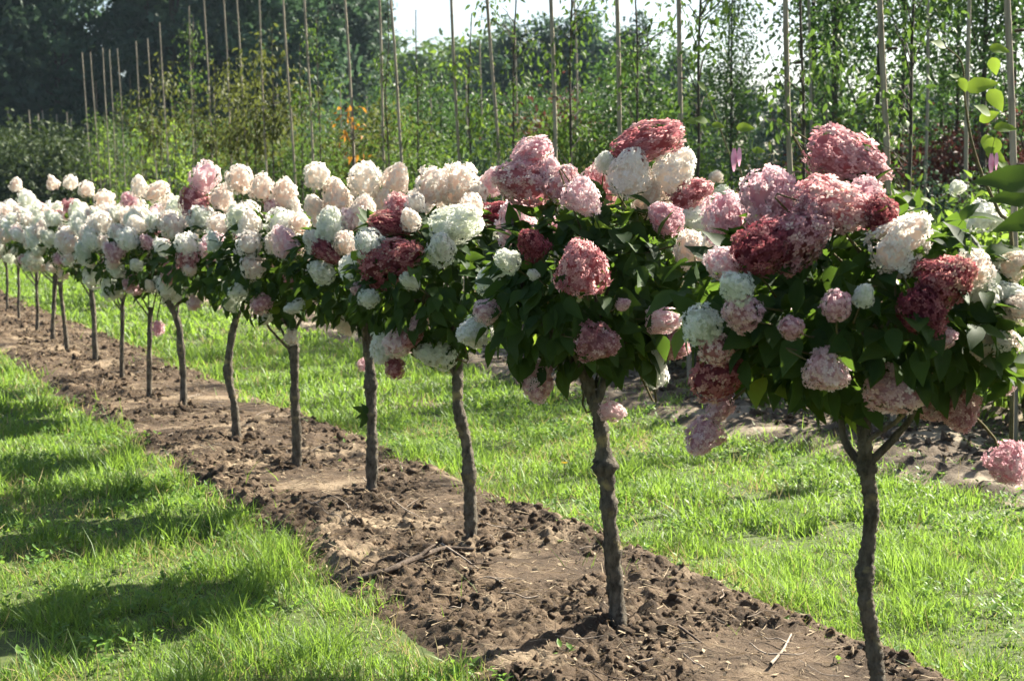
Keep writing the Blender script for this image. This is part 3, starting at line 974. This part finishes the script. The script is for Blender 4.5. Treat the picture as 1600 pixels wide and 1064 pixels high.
LT = leaf_tmpl(.45, .06, .25)
SAPS = [staked_proto(400, M_LEAF['olive'], 4.3, [3.0, 3.3, 3.6, 3.0, 2.7], [.3, .34, .3, .26, .2], 130, .10, 'young tree with drooping olive leaves tied to a tall stake', LT),
        staked_proto(401, M_LEAF['green'], 4.6, [1.2, 1.6, 2.0, 2.4, 2.8, 3.2, 3.6, 4.0, 4.3], [.2] * 9, 95, .062, 'slender green sapling leafy along its whole stem beside a stake', LT),
        staked_proto(402, M_LEAF['green'], 4.2, [.9, 1.3, 1.7, 2.1, 2.6, 3.3], [.28, .26, .3, .26, .2, .16], 110, .065, 'green sapling bushy at its foot beside a tall stake', LT),
        staked_proto(403, M_LEAF['lime'], 3.6, [1.2, 1.5, 1.8, 2.2, 2.6, 3.0], [.3, .3, .28, .24, .22, .2], 64, .09, 'light green sapling with sunlit leaves beside a stake', LT)]
use = {323: 0, 355: 0, 383: 0, 407: 0, 483: 1, 237: 0, 256: 3, 290: 1, 865: 1, 970: 1, 1069: 1, 1395: 1, 1237: 2, 785: 1, 718: 3, 635: 2, 593: 2, 455: 2, 212: 3, 188: 2, 170: 1, 150: 3, 136: 2}
done = set()
for px, h in STAKES:
    if px not in use:
        continue
    v = use[px]
    Y = 2300 * 7.49 / (px + 329)
    p = at(px + 14, 322, Y)
    loc = (p[0] + random.uniform(.02, .07), Y + random.uniform(-.05, .05), 0)
    if v not in done:
        SAPS[v].location = loc
        done.add(v)
    else:
        copy_tree(SAPS[v], loc, random.uniform(0, 6.28), random.uniform(.9, 1.1))
orange = staked_proto(404, M_LEAF['orange'], 2.9, [2.25, 2.45, 2.65], [.13, .15, .13], 15, .09, 'sapling with a tuft of orange autumn leaves beside a stake', LT)
p = at(552, 322, 19.3)
orange.location = (p[0], 19.3, 0)
del orange['group']

# shrubs
SH = {
    'hyd': shrub_proto('hydrangea_bush', 'low bushy hydrangea with a few white heads on the far bed', 'hydrangea bush', M_LEAF['lime'], 500, 1.35, 1.3, 60, 26, .10, group='hydrangea bushes on the far bed', tmpl=LEAVES[1]),
    'green': shrub_proto('leafy_shrub', 'green leafy shrub in the rows beyond the stakes', 'shrub', M_LEAF['green'], 501, 2.4, 1.6, 90, 46, .075, group='green shrubs in the rows beyond the stakes', tmpl=LT),
    'lime': shrub_proto('leafy_shrub', 'sunlit light green shrub in the rows beyond the stakes', 'shrub', M_LEAF['lime'], 502, 2.1, 1.6, 70, 36, .09, group='light green shrubs beyond the stakes', tmpl=LT),
    'olive': shrub_proto('leafy_shrub', 'olive brown shrub in the rows beyond the stakes', 'shrub', M_LEAF['olive'], 503, 2.6, 1.7, 80, 46, .075, group='olive shrubs beyond the stakes'),
    'blue': shrub_proto('leafy_shrub', 'greyish blue green shrub in the rows beyond the stakes', 'shrub', M_LEAF['blue'], 504, 2.4, 1.5, 80, 42, .07, group='blue green shrubs beyond the stakes'),
    'red': shrub_proto('red_shrub', 'dark red leaved shrub between the green rows', 'shrub', M_LEAF['red'], 505, 2.6, 1.9, 90, 40, .08, group='red leaved shrubs'),
    'big': shrub_proto('round_shrub', 'big dark rounded shrub in front of the wood at the left', 'shrub', M_LEAF['hedge'], 506, 3.6, 3.6, 150, 40, .17, group='big dark shrubs at the left'),
}
used = set()


def place(key, x, y, sc=1.0, bank=None, label=None):
    bank = bank or SH
    rz = random.uniform(0, 6.28)
    if key not in used:
        used.add(key)
        o = bank[key]
        o.location = (x, y, 0)
        o.rotation_euler = (0, 0, rz)
        o.scale = (sc, sc, sc) if np.ndim(sc) == 0 else sc
        if label:
            o['label'] = label
        return o
    return copy_tree(bank[key], (x, y, 0), rz, sc, label)


R3 = random.Random(11)
hb = []
for Y in np.arange(8.3, 16.5, .95):                       # hydrangea bushes on the far bed
    p = row_pt(8.6 + R3.uniform(-.2, .2), Y)
    o = place('hyd', p[0], p[1], R3.uniform(.9, 1.15))
    hb.append(o)
# flower heads on those bushes
for (bi, px, py, sz, c) in ((1, 1535, 335, 58, 'W'), (1, 1495, 292, 26, 'W'), (1, 1560, 345, 30, 'W'), (2, 1420, 330, 20, 'C'), (4, 1120, 275, 22, 'C'), (0, 1590, 350, 26, 'W'), (5, 1130, 300, 24, 'W')):
    b = hb[bi]
    Y = b.location.y - .5
    p = at(px, py, Y)
    inv = b.matrix_basis.inverted()
    o = obj('flower_head', HEAD_MID[bi % 6], b)
    q = inv @ Vector(p)
    o.location = q
    s_ = sz * Y / FPX / b.scale[0]
    o.scale = (s_, s_, s_ * .8)
    o.rotation_euler = (.5, .2, 1)
    o.material_slots[0].link = 'OBJECT'
    o.material_slots[0].material = M_PET[c]
for Y in np.arange(12.0, 46, 1.15):                       # third row
    p = row_pt(10.6 + R3.uniform(-.35, .35), Y)
    px = 800 + 2300 * p[0] / Y
    key = R3.choice(['green', 'lime', 'green', 'blue'] if px > 900 else ['green', 'olive', 'lime', 'green', 'blue'])
    k = .82 if px > 1080 else (1.0 + .012 * (Y - 17))
    place(key, p[0], p[1], k * R3.uniform(.85, 1.12))
for Y in np.arange(14.5, 54, 1.3):                        # fourth row
    p = row_pt(12.6 + R3.uniform(-.4, .4), Y)
    px = 800 + 2300 * p[0] / Y
    key = R3.choice(['green', 'olive', 'green', 'blue', 'lime'])
    k = .85 if px > 1080 else (1.08 + .014 * (Y - 18))
    place(key, p[0], p[1], k * R3.uniform(.85, 1.15))
for (px, Y, k) in ((1450, 21, .95), (1490, 22, 1.0), (1545, 20.5, 1.0), (1600, 20, 1.05), (1275, 23, .9), (890, 28.5, 1.35), (1340, 24, .8), (1180, 24, .7)):
    p = at(px, 322, Y)
    place('red', p[0], Y, k)
for (px, Y, k) in ((-40, 47, .9), (15, 46, .85), (62, 45, .95), (105, 47, .95), (-5, 51, 1.08), (45, 52, 1.08), (95, 53, 1.05), (140, 51, .9), (-75, 50, 1.0)):
    p = at(px, 322, Y)
    place('big', p[0], Y, k)

# slender young trees
YT = {
    'tall_a': tree_proto('young_tree', 'slender young tree with glossy green crown at the right', 'tree', M_LEAF['tall'], 600, 9.0, 1.9, 1.5, 80, 58, .08, tr=.055, group='slender young trees at the right', tmpl=LEAF_LITE, hollow=.2, taper=.5),
    'tall_b': tree_proto('young_tree', 'slender young tree with open airy crown at the right', 'tree', M_LEAF['tall'], 601, 8.2, 2.1, 1.7, 58, 58, .08, tr=.05, group='airy young trees at the right', tmpl=LEAF_LITE, hollow=.2, taper=.6),
    'mid_a': tree_proto('young_tree', 'short bushy young tree in the middle distance', 'tree', M_LEAF['tall'], 602, 4.6, 1.8, .6, 80, 54, .08, tr=.04, group='short young trees in the middle distance', tmpl=LEAF_LITE, hollow=.2, taper=.4),
}
used_t = set()
for s, ys, keys in ((14.8, np.arange(16.6, 24.5, 1.0), ['tall_a', 'tall_b']), (17.2, np.arange(19.6, 28, 1.15), ['tall_b', 'tall_a']), (20.0, np.arange(23, 33, 2.4), ['tall_b', 'tall_a']),
                    (15.0, np.arange(25.5, 46, 1.5), ['mid_a']), (17.6, np.arange(29, 52, 1.8), ['mid_a'])):
    for k, Y in enumerate(ys):
        p = row_pt(s + R3.uniform(-.4, .4), Y)
        px = 800 + 2300 * p[0] / Y
        if 1050 < px < 1225:
            if s > 15 or not 1085 < px < 1160:
                continue
            sc = .66
        else:
            sc = R3.uniform(.85, 1.1)
        place(keys[k % len(keys)], p[0], p[1] + R3.uniform(-.3, .3), sc, YT)

# the wood behind
WD = {
    'wood_a': tree_proto('woodland_tree', 'tall dark broadleaved tree of the wood', 'tree', M_LEAF['dark'], 700, 18, 7.4, 1.0, 150, 60, .30, tr=.28, group='dark trees of the wood', hollow=.35, nl=16, sg=(.06, .13)),
    'wood_b': tree_proto('woodland_tree', 'tall dark tree of the wood with layered boughs', 'tree', M_LEAF['blue'], 701, 19, 6.6, 1.2, 140, 60, .30, tr=.26, group='layered dark trees of the wood', hollow=.35, taper=.35, nl=16, sg=(.06, .13)),
    'wood_c': tree_proto('woodland_tree', 'paler green tree of the distant wood', 'tree', M_LEAF['green'], 702, 16, 9.0, .8, 220, 42, .38, tr=.26, group='paler trees of the distant wood', hollow=.3, nl=14, sg=(.07, .12)),
}
wood = []
for px, Y, k in ((-190, 66, .95), (-40, 64, 1.0), (30, 70, .9), (95, 66, .66), (205, 68, .60), (275, 64, .95), (345, 72, 1.05), (440, 66, .98), (520, 74, .9)):
    wood.append((px, Y, k, R3.choice(['wood_a', 'wood_b', 'wood_a'])))
for px, Y, k in ((-110, 82, 1.0), (0, 84, 1.0), (150, 82, .62), (320, 84, 1.05), (400, 86, 1.1), (490, 84, 1.0), (250, 86, .6), (70, 86, .7), (560, 88, .8)):
    wood.append((px, Y, k, R3.choice(['wood_a', 'wood_b'])))
for px, k in ((560, 1.0), (600, .92), (655, .86), (705, .92), (755, .96)):
    wood.append((px, 118 + R3.uniform(-4, 4), k + R3.uniform(-.02, .02), 'wood_c'))
for px, k in ((790, .62), (850, .64), (925, .66), (995, .62), (1050, .55), (885, .6)):
    wood.append((px, 80 + R3.uniform(-5, 5), k, R3.choice(['wood_a', 'wood_b'])))
for px in range(1100, 1760, 62):
    wood.append((px, 70 + R3.uniform(-5, 5), R3.uniform(.34, .44), R3.choice(['wood_a', 'wood_b'])))
for px, Y, k, key in wood:
    p = at(px, 322, Y)
    place(key, p[0], Y, k, WD)

# tall shoot with big light leaves, right
def shoot(name, label, stem, Y, leaves, r=.009, mat='shoot'):
    b = at(stem[0][0], stem[0][1], Y)
    base = np.array([b[0], Y, 0.0])
    root = thing(name, label, 'young tree', base)
    P = [np.array([0.03, 0.0, -.03])] + [at(x, y, Y) - base for x, y in stem]
    q = catmull(np.array(P), 5)
    obj('stem', np_mesh('stem', tube_parts(q, np.linspace(r * 1.4, r * .35, len(q)), 6), M_STEM, smooth=True), root)
    for k, (px, py, ang, ln) in enumerate(leaves):
        a_ = at(px, py, Y - .02 * (k % 3)) - base
        th = math.radians(ang)
        dr = np.array([math.sin(th), -.35, math.cos(th)])
        nn = np.array([[.3 * math.cos(k), -.7, .6]])
        L = .82 * ln * Y / FPX
        V, F = scatter(*leaf_tmpl(.72, .06, .12), np.zeros((1, 3)), basis(dr[None], nn), np.array([L]))
        obj('leaf', np_mesh('leaf_shoot', [(V, F)], M_LEAF[mat], tint=[.3 + .1 * (k % 6)]), root, a_)


shoot('sapling_shoot', 'thin leaning shoot with large light green leaves at the right', [(1582, 395), (1560, 330), (1535, 275), (1518, 220), (1508, 160), (1503, 100), (1476, 72)], 7.9,
      [(1478, 74, -70, 34), (1503, 128, -60, 30), (1500, 122, 160, 30), (1508, 140, 75, 62), (1545, 140, 150, 50), (1540, 210, 170, 46), (1530, 190, 60, 40), (1556, 215, 190, 40),
       (1545, 75, 100, 40), (1550, 90, 170, 36), (1540, 235, 120, 44), (1548, 180, -60, 40), (1552, 200, 90, 44), (1560, 250, 140, 36)])
shoot('sapling_shoot', 'bare pale shoot leaning out above the white heads', [(1160, 300), (1148, 265), (1130, 215), (1112, 165), (1102, 140)], 11.3,
      [(1102, 142, -40, 26), (1106, 190, -80, 30), (1112, 195, 100, 26), (1150, 200, 90, 36), (1175, 235, 95, 26), (1090, 190, -90, 26)], r=.006, mat='shoot')


# pink ribbons on the row
for k, (px, py, Y, lab) in enumerate(((1147, 250, 7.2, 'pink ribbon hanging on the shoot above the white heads'), (1549, 258, 7.8, 'pink ribbon hanging among the leaves at the right edge'))):
    a_ = at(px, py, Y)
    w, h = 12 * Y / FPX, 36 * Y / FPX
    zz = np.linspace(.5, -.5, 6)
    V = []
    for i, z in enumerate(zz):
        ww = w * (.18 + .82 * math.sin(math.pi * (i + .4) / 6.2))
        tw = .5 * i
        V += [[-ww / 2 * math.cos(tw * .4), -ww / 2 * math.sin(tw * .4), z * h], [ww / 2 * math.cos(tw * .4), ww / 2 * math.sin(tw * .4) + .004, z * h]]
    F = np.array([[2 * i, 2 * i + 1, 2 * i + 3, 2 * i + 2] for i in range(5)])
    V = np.array(V)
    Vb = V + np.array([0, .002, 0])
    o = thing('pink_ribbon', lab, 'ribbon', a_)
    obj('band', np_mesh('band', [(V, F), (Vb, F[:, ::-1])], M_TAG, smooth=True), o)
    V2 = V * np.array([.8, 1, .8]) + np.array([w * .7, .006, h * .12])
    obj('band', np_mesh('band', [(V2, F)], M_TAG, smooth=True), o)
    q = np.array([[0, 0, h * .45], [.004, 0, h * .75], [w * .5, .01, h * 1.25]])
    obj('string', np_mesh('string', tube_parts(catmull(q, 3), .0016, 5), M_STEM), o)

# ------------------------------------------------------------------ grass
def edge_noise(x, y):
    return .42 * (fbm(x * 1.8, y * 1.8, 3, 41) - .5) + .16 * (vnoise(x * 9, y * 9, 44) - .5)


GB = (np.array([[-.5, 0, 0], [.5, 0, 0], [-.36, .06, .5], [.36, .06, .5], [0, .30, 1]], float), np.array([[0, 1, 3], [0, 3, 2], [2, 3, 4]]))


def grass_points(y0, y1, dens, rs):
    half = lambda y: .36 * y + .9
    A = (y1 - y0) * 2 * half(y1)
    n = int(A * dens)
    y = rs.uniform(y0, y1, n)
    x = rs.uniform(-1, 1, n) * half(y1)
    s = x + K * y + edge_noise(x, y)
    ok = (np.abs(x) < half(y)) & (((s < 2.22) & (s > -9)) | ((s > 3.5) & (s < 6.75)) | ((s > 9.2) & (s < 13)))
    ok |= (np.abs(x) < half(y)) & (s >= 6.75) & (s < 9.2) & (fbm(x * 1.3, y * 1.3, 2, 57) > .53) & (rs.rand(n) < .5)
    # sparse sprigs on bare soil edges
    ok |= (np.abs(x) < half(y)) & (rs.rand(n) < .035) & (s > 2.2) & (s < 3.5) & (np.minimum(s - 2.2, 3.5 - s) < .34)
    bare = (s < .75 + .5 * (fbm(x, y, 2, 77) - .5)) & (y < 5.2) & (x < -1.1)
    ok &= ~(bare & (rs.rand(n) < .9))
    patch = fbm(x * 2.3, y * 2.3, 3, 51)
    ok &= rs.rand(n) < np.clip((patch - .05) * 3.2, .8, 1)
    return x[ok], y[ok], s[ok]


rs = np.random.RandomState(900)
parts, tints = [], []
for (y0, y1, dens, w, lmin, lmax) in ((3.3, 6.4, 8200, .0038, .035, .085), (6.4, 10, 4000, .0058, .035, .085), (10, 16, 1500, .010, .04, .09), (16, 30, 400, .02, .05, .10), (30, 60, 40, .05, .07, .14)):
    x, y, s = grass_points(y0, y1, dens, rs)
    n = len(x)
    z = gheight(x, y) - .014
    pt = fbm(x * 1.1, y * 1.1, 3, 61)
    cl = fbm(x * 5.5, y * 5.5, 2, 66)
    tuft = np.clip((fbm(x * 3.1, y * 3.1, 2, 71) - .5) * 5, 0, 1)
    L = .80 * rs.uniform(lmin * .7, lmax, n) * np.clip((cl - .20) * 2.8, .28, 1.8) * (1 + .9 * tuft)
    tall = rs.rand(n) < .04
    L[tall] *= 1.8
    az = rs.rand(n) * 2 * np.pi
    ln = np.abs(rs.normal(.5, .45, n))
    up = np.stack([np.cos(az) * ln, np.sin(az) * ln, np.ones(n)], -1)
    zc = nrm(up)
    yc = np.stack([np.cos(az), np.sin(az), -ln], -1)
    yc = nrm(yc)
    tw = rs.normal(0, .5, n)
    xc = nrm(np.cross(yc, zc))
    xc = nrm(xc * np.cos(tw)[:, None] + yc * np.sin(tw)[:, None])
    yc = np.cross(zc, xc)
    M = np.stack([xc, yc, zc], -1)
    V, F = scatter(GB[0], GB[1], np.stack([x, y, z], -1), M, np.stack([np.full(n, w) * rs.uniform(.7, 1.4, n), L, L], -1))
    parts.append((V, F))
    edge = np.exp(-np.minimum(np.abs(s - 2.2), np.abs(s - 3.6)) / .12)
    t = np.clip(.05 + .75 * (pt - .25) * 1.5 + .45 * rs.rand(n) ** 2 + .25 * edge - .4 * tuft, 0, 1)
    tints.append(np.repeat(t, 3))
tag(obj('grass', np_mesh('grass', parts, M_GRASS, tint=tints)), 'short sunlit grass on both sides of the soil bed', 'grass', kind='stuff')

# dry straw coloured blades among the green
M_DRY = leaf_mat('dry_grass_blade', (.16, .12, .05), (.42, .35, .17), (.40, .33, .14), mix=.35)
parts, tints = [], []
for (y0, y1, dens, w, lmin, lmax) in ((3.3, 6.4, 900, .0032, .04, .12), (6.4, 10, 420, .005, .04, .12), (10, 18, 160, .009, .04, .12)):
    x, y, s = grass_points(y0, y1, dens, rs)
    near = np.minimum(np.abs(s - 2.2), np.abs(s - 3.6))
    ok = rs.rand(len(x)) < np.clip(.10 + .8 * np.exp(-near / .10) + 1.8 * np.clip(fbm(x * 1.7, y * 1.7, 2, 83) - .56, 0, 1) * 3, 0, 1)
    x, y = x[ok], y[ok]
    n = len(x)
    az = rs.rand(n) * 2 * np.pi
    ln = np.abs(rs.normal(.8, .5, n))
    zc = nrm(np.stack([np.cos(az) * ln, np.sin(az) * ln, np.ones(n)], -1))
    xc = nrm(np.cross(rand_dirs(n, rs), zc))
    L = rs.uniform(lmin, lmax, n)
    V, F = scatter(GB[0], GB[1], np.stack([x, y, gheight(x, y) - .01], -1), np.stack([xc, np.cross(zc, xc), zc], -1), np.stack([np.full(n, w), L, L], -1))
    parts.append((V, F))
    tints.append(np.repeat(rs.rand(n), 3))
tag(obj('dry_grass', np_mesh('dry_grass', parts, M_DRY, tint=tints)), 'dry straw coloured grass along the edges of the soil', 'grass', kind='stuff')

# broad leaved weeds in the grass
wp, wt = [], []
TVW, TFW = leaf_tmpl(.5, .08, .12)
x, y, s = grass_points(3.4, 12, 90, rs)
ok = (fbm(x * 1.4, y * 1.4, 2, 91) > .46)
x, y = x[ok], y[ok]
for xx, yy in zip(x, y):
    n = rs.randint(4, 10)
    az = rs.rand(n) * 6.28
    ax = np.stack([np.cos(az), np.sin(az), rs.uniform(.1, 1.1, n)], -1)
    up = np.stack([-np.cos(az) * .5, -np.sin(az) * .5, np.ones(n)], -1)
    b = np.stack([np.full(n, xx), np.full(n, yy), np.full(n, gheight(xx, yy))], -1) + rs.normal(0, .012, (n, 3)) * np.array([1, 1, .3])
    b[:, 2] += rs.uniform(0, .05, n)
    V, F = scatter(TVW, TFW, b, basis(ax, up), rs.uniform(.014, .042, n))
    wp.append((V, F))
    wt.append(np.repeat(rs.rand(n), len(TFW)))
tag(obj('weeds', np_mesh('weeds', wp, M_WEED, tint=wt)), 'broad leaved weeds scattered through the grass', 'weeds', kind='stuff')

# ------------------------------------------------------------------ clods, twigs, dead branch on the soil
ico_v, ico_f = [], []
_t = (1 + 5 ** .5) / 2
ICO = nrm(np.array([[-1, _t, 0], [1, _t, 0], [-1, -_t, 0], [1, -_t, 0], [0, -1, _t], [0, 1, _t], [0, -1, -_t], [0, 1, -_t], [_t, 0, -1], [_t, 0, 1], [-_t, 0, -1], [-_t, 0, 1]]))
ICOF = np.array([[0, 11, 5], [0, 5, 1], [0, 1, 7], [0, 7, 10], [0, 10, 11], [1, 5, 9], [5, 11, 4], [11, 10, 2], [10, 7, 6], [7, 1, 8], [3, 9, 4], [3, 4, 2], [3, 2, 6], [3, 6, 8], [3, 8, 9], [4, 9, 5], [2, 4, 11], [6, 2, 10], [8, 6, 7], [9, 8, 1]])
n = 16000
yy = 3.4 + 22 * rs.rand(n) ** 1.7
ss = rs.uniform(2.2, 3.6, n)
xx = ss - K * yy
keep = fbm(xx * 1.6, yy * 1.6, 2, 31) + .12 * rs.rand(n) > .47
xx, yy, ss = xx[keep], yy[keep], ss[keep]
n = len(xx)
zz = soil_h(xx, yy, ss, 2.1, 3.7)
size = np.clip(rs.gamma(1.1, .0048, n), .0025, .022) * (1 + .04 * yy)
q = nrm(rs.normal(size=(n, 3)))
q2 = nrm(rs.normal(size=(n, 3)))
n2 = 2600
y2 = 6.5 + 9 * rs.rand(n2)
s2 = rs.uniform(6.6, 8.2, n2)
x2 = s2 - K * y2
xx, yy, zz = np.concatenate([xx, x2]), np.concatenate([yy, y2]), np.concatenate([zz, soil_h(x2, y2, s2, 6.15, 9.25)])
size = np.concatenate([size, np.clip(rs.gamma(1.3, .011, n2), .006, .06)])
n = len(xx)
q, q2 = np.vstack([q, nrm(rs.normal(size=(n2, 3)))]), np.vstack([q2, nrm(rs.normal(size=(n2, 3)))])
bx, by, bs = [], [], []
for r_ in roots[:9]:
    for j in range(26):
        a_ = rs.rand() * 6.28
        d_ = rs.uniform(.04, .17)
        bx.append(r_.location.x + math.cos(a_) * d_)
        by.append(r_.location.y + math.sin(a_) * d_)
        bs.append(rs.uniform(.008, .036))
bx, by, bs = np.array(bx), np.array(by), np.array(bs)
xx, yy, zz = np.concatenate([xx, bx]), np.concatenate([yy, by]), np.concatenate([zz, soil_h(bx, by, bx + K * by, 2.1, 3.7)])
size = np.concatenate([size, bs])
n = len(xx)
q, q2 = np.vstack([q, nrm(rs.normal(size=(len(bx), 3)))]), np.vstack([q2, nrm(rs.normal(size=(len(bx), 3)))])
Vc, Fc = scatter(ICO, ICOF, np.stack([xx, yy, zz - size * .08], -1), basis(q, q2), size[:, None] * rs.uniform(.55, 1.2, (n, 3)))
Vc = Vc + rs.normal(0, 1, Vc.shape) * np.repeat(size, 12)[:, None] * .30
tag(obj('soil_clods', np_mesh('soil_clods', [(Vc, Fc)], M_CLOD)), 'loose brown clods lying over the bare soil strip', 'soil', kind='stuff')


n = 9000
yy = 3.4 + 20 * rs.rand(n) ** 1.8
ss = rs.uniform(2.15, 3.65, n)
xx = ss - K * yy
zz = soil_h(xx, yy, ss, 2.1, 3.7)
LIT = (np.array([[-.5, 0, 0], [.5, 0, 0], [.4, 1, .1], [-.3, 1.1, .0]], float), np.array([[0, 1, 2], [0, 2, 3]]))
az = rs.rand(n) * 6.28
long_ = rs.rand(n) < .82
sc3 = np.stack([np.where(long_, rs.uniform(.0012, .0028, n), rs.uniform(.005, .013, n)), np.where(long_, rs.uniform(.015, .06, n), rs.uniform(.008, .022, n)), np.full(n, .02)], -1) * (1 + .05 * yy)[:, None]
Vl, Fl = scatter(LIT[0], LIT[1], np.stack([xx, yy, zz + .006], -1), basis(np.stack([np.cos(az), np.sin(az), rs.normal(0, .25, n)], -1), nrm(rs.normal(0, .35, (n, 3)) + np.array([0, 0, 1.]))), sc3)
M_LITTER = leaf_mat('plant_litter', (.05, .035, .022), (.30, .235, .155), (.3, .22, .12), mix=.15, rough=.8)
tag(obj('plant_litter', np_mesh('plant_litter', [(Vl, Fl)], M_LITTER, tint=[np.repeat(rs.rand(n), 2)])), 'dry straw and leaf scraps strewn on the bare soil', 'litter', kind='stuff')


def twig(name, pts_px, r, mat, label, group=None, fork=False, lift=.012):
    P = []
    for (px, py) in pts_px:
        g_ = ground_at(px, py)
        s_ = g_[0] + K * g_[1]
        z = float(soil_h(np.array(g_[0]), np.array(g_[1]), np.array(s_), 2.1, 3.7)) if 2.1 < s_ < 3.7 else float(gheight(g_[0], g_[1])) + .02
        P.append([g_[0], g_[1], z + lift + random.uniform(0, .012)])
    P = np.array(P)
    b = P.mean(0)
    b[2] = 0
    q = catmull(P - b, 4)
    parts = tube_parts(q, np.linspace(r, r * .5, len(q)), 6, .15, len(pts_px))
    if fork:
        k = len(q) // 2
        e = q[k] + np.array([.06, .09, .03])
        parts += tube_parts(np.array([q[k], (q[k] + e) / 2 + np.array([.01, 0, .01]), e]), np.array([r * .6, r * .5, r * .3]), 5)
    o = obj(name, np_mesh(name, parts, mat, smooth=True), None, b)
    return tag(o, label, 'branch' if 'branch' in name else 'twig', group)


twig('dead_branch', [(560, 917), (610, 912), (655, 895), (695, 876), (740, 872)], .016, M_BRANCH_D, 'dark dead branch lying on the soil beside the third trunk', fork=True)
twig('dry_twig', [(1204, 1062), (1222, 1040), (1236, 1012)], .006, M_TWIG, 'pale dry stick on the bare soil between the two nearest trunks')
twig('dry_twig', [(690, 870), (720, 890), (748, 903)], .005, M_TWIG, 'pale twig crossing the end of the dark dead branch')
twig('dry_twig', [(612, 790), (632, 812), (656, 830)], .004, M_TWIG, 'thin pale twig on the soil beside the fourth trunk', fork=True)
twig('dry_twig', [(1060, 998), (1080, 1012), (1096, 1025)], .006, M_BRANCH_D, 'short dark stick on the soil right of the knotted trunk')
GT = 'thin dry twig lying on the bare brown soil'
R5 = random.Random(5)
for k in range(85):
    Y = 4.3 + 9 * R5.random() ** 1.4
    s = R5.uniform(2.35, 3.45)
    x, y = s - K * Y, Y
    a = R5.uniform(0, 3.14)
    L = R5.uniform(.05, .20)
    P = []
    for t in (-1, -.3, .35, 1):
        xx_, yy_ = x + math.cos(a) * L * .5 * t + R5.uniform(-.012, .012), y + math.sin(a) * L * .5 * t + R5.uniform(-.012, .012)
        z = float(soil_h(np.array(xx_), np.array(yy_), np.array(xx_ + K * yy_), 2.1, 3.7))
        P.append([xx_ - x, yy_ - y, z + .010 + R5.uniform(0, .02)])
    q = catmull(np.array(P), 3)
    r = R5.uniform(.0018, .0042)
    o = obj('dry_twig', np_mesh('dry_twig', tube_parts(q, np.linspace(r, r * .5, len(q)), 5, .1, k), M_TWIG if k % 3 else M_BRANCH_D, smooth=True), None, (x, y, 0))
    tag(o, GT, 'twig', 'thin twigs scattered on the soil')

# a yellow hawkbit flower in the grass
g_ = ground_at(882, 752)
fl = thing('yellow_flower', 'small yellow flower in the grass left of the nearest trunk', 'flower', (g_[0], g_[1], 0))
M_YEL = petal_mat('yellow_petals', [(0, (.6, .42, .02)), (1, (.8, .6, .03))])
obj('stem', np_mesh('stem', tube_parts(np.array([[0, 0, -.02], [.004, 0, .05], [0, 0, .10]]), .002, 5), M_STEM), fl)
n = 14
az = np.linspace(0, 6.28, n, endpoint=False)
V, F = scatter(*LEAF_LITE, np.repeat(np.array([[0, 0, .10]]), n, 0), basis(np.stack([np.cos(az), np.sin(az), np.full(n, .35)], -1), np.tile(np.array([[0, 0, 1.]]), (n, 1))), np.full(n, .022))
obj('petals', np_mesh('petals', [(V, F)], M_YEL, tint=[.5]), fl)

# ------------------------------------------------------------------ labels of repeats that can be counted off
ORD = ('leftmost second third fourth fifth sixth seventh eighth ninth tenth eleventh twelfth thirteenth fourteenth fifteenth sixteenth seventeenth '
       'eighteenth nineteenth twentieth twenty-first twenty-second twenty-third twenty-fourth twenty-fifth twenty-sixth').split()
for grp in ('stakes of the row behind the hydrangeas', 'saplings tied to the stakes', 'stakes among the saplings further back', 'distant stakes above the shrubs at the left'):
    byl = {}
    for o in SC.objects:
        if o.parent is None and o.get('group') == grp:
            byl.setdefault(o['label'], []).append(o)
    for lab, os_ in byl.items():
        if len(os_) > 1:
            os_.sort(key=lambda o: o.location.x / o.location.y)
            for k, o in enumerate(os_):
                o['label'] = lab + (', leftmost of these' if k == 0 else ', %s from the left' % ORD[k])

# ------------------------------------------------------------------ haze
hz, hn, hl, ho = nt('haze')
pv = hn.new('ShaderNodeVolumePrincipled')
pv.inputs['Color'].default_value = (.62, .82, 1.0, 1)
pv.inputs['Density'].default_value = 0.00020
pv.inputs['Anisotropy'].default_value = 0.2
hl.new(pv.outputs[0], ho.inputs['Volume'])
x0, x1, y0, y1, z0, z1 = -90, 90, -8, 150, -1.2, 26
hv = np.array([[x, y, z] for z in (z0, z1) for y in (y0, y1) for x in (x0, x1)], float)
hf = np.array([[0, 2, 3, 1], [4, 5, 7, 6], [0, 1, 5, 4], [2, 6, 7, 3], [0, 4, 6, 2], [1, 3, 7, 5]])
tag(obj('haze', np_mesh('haze', [(hv, hf)], hz)), 'thin sunlit haze in the air', 'haze', kind='stuff')
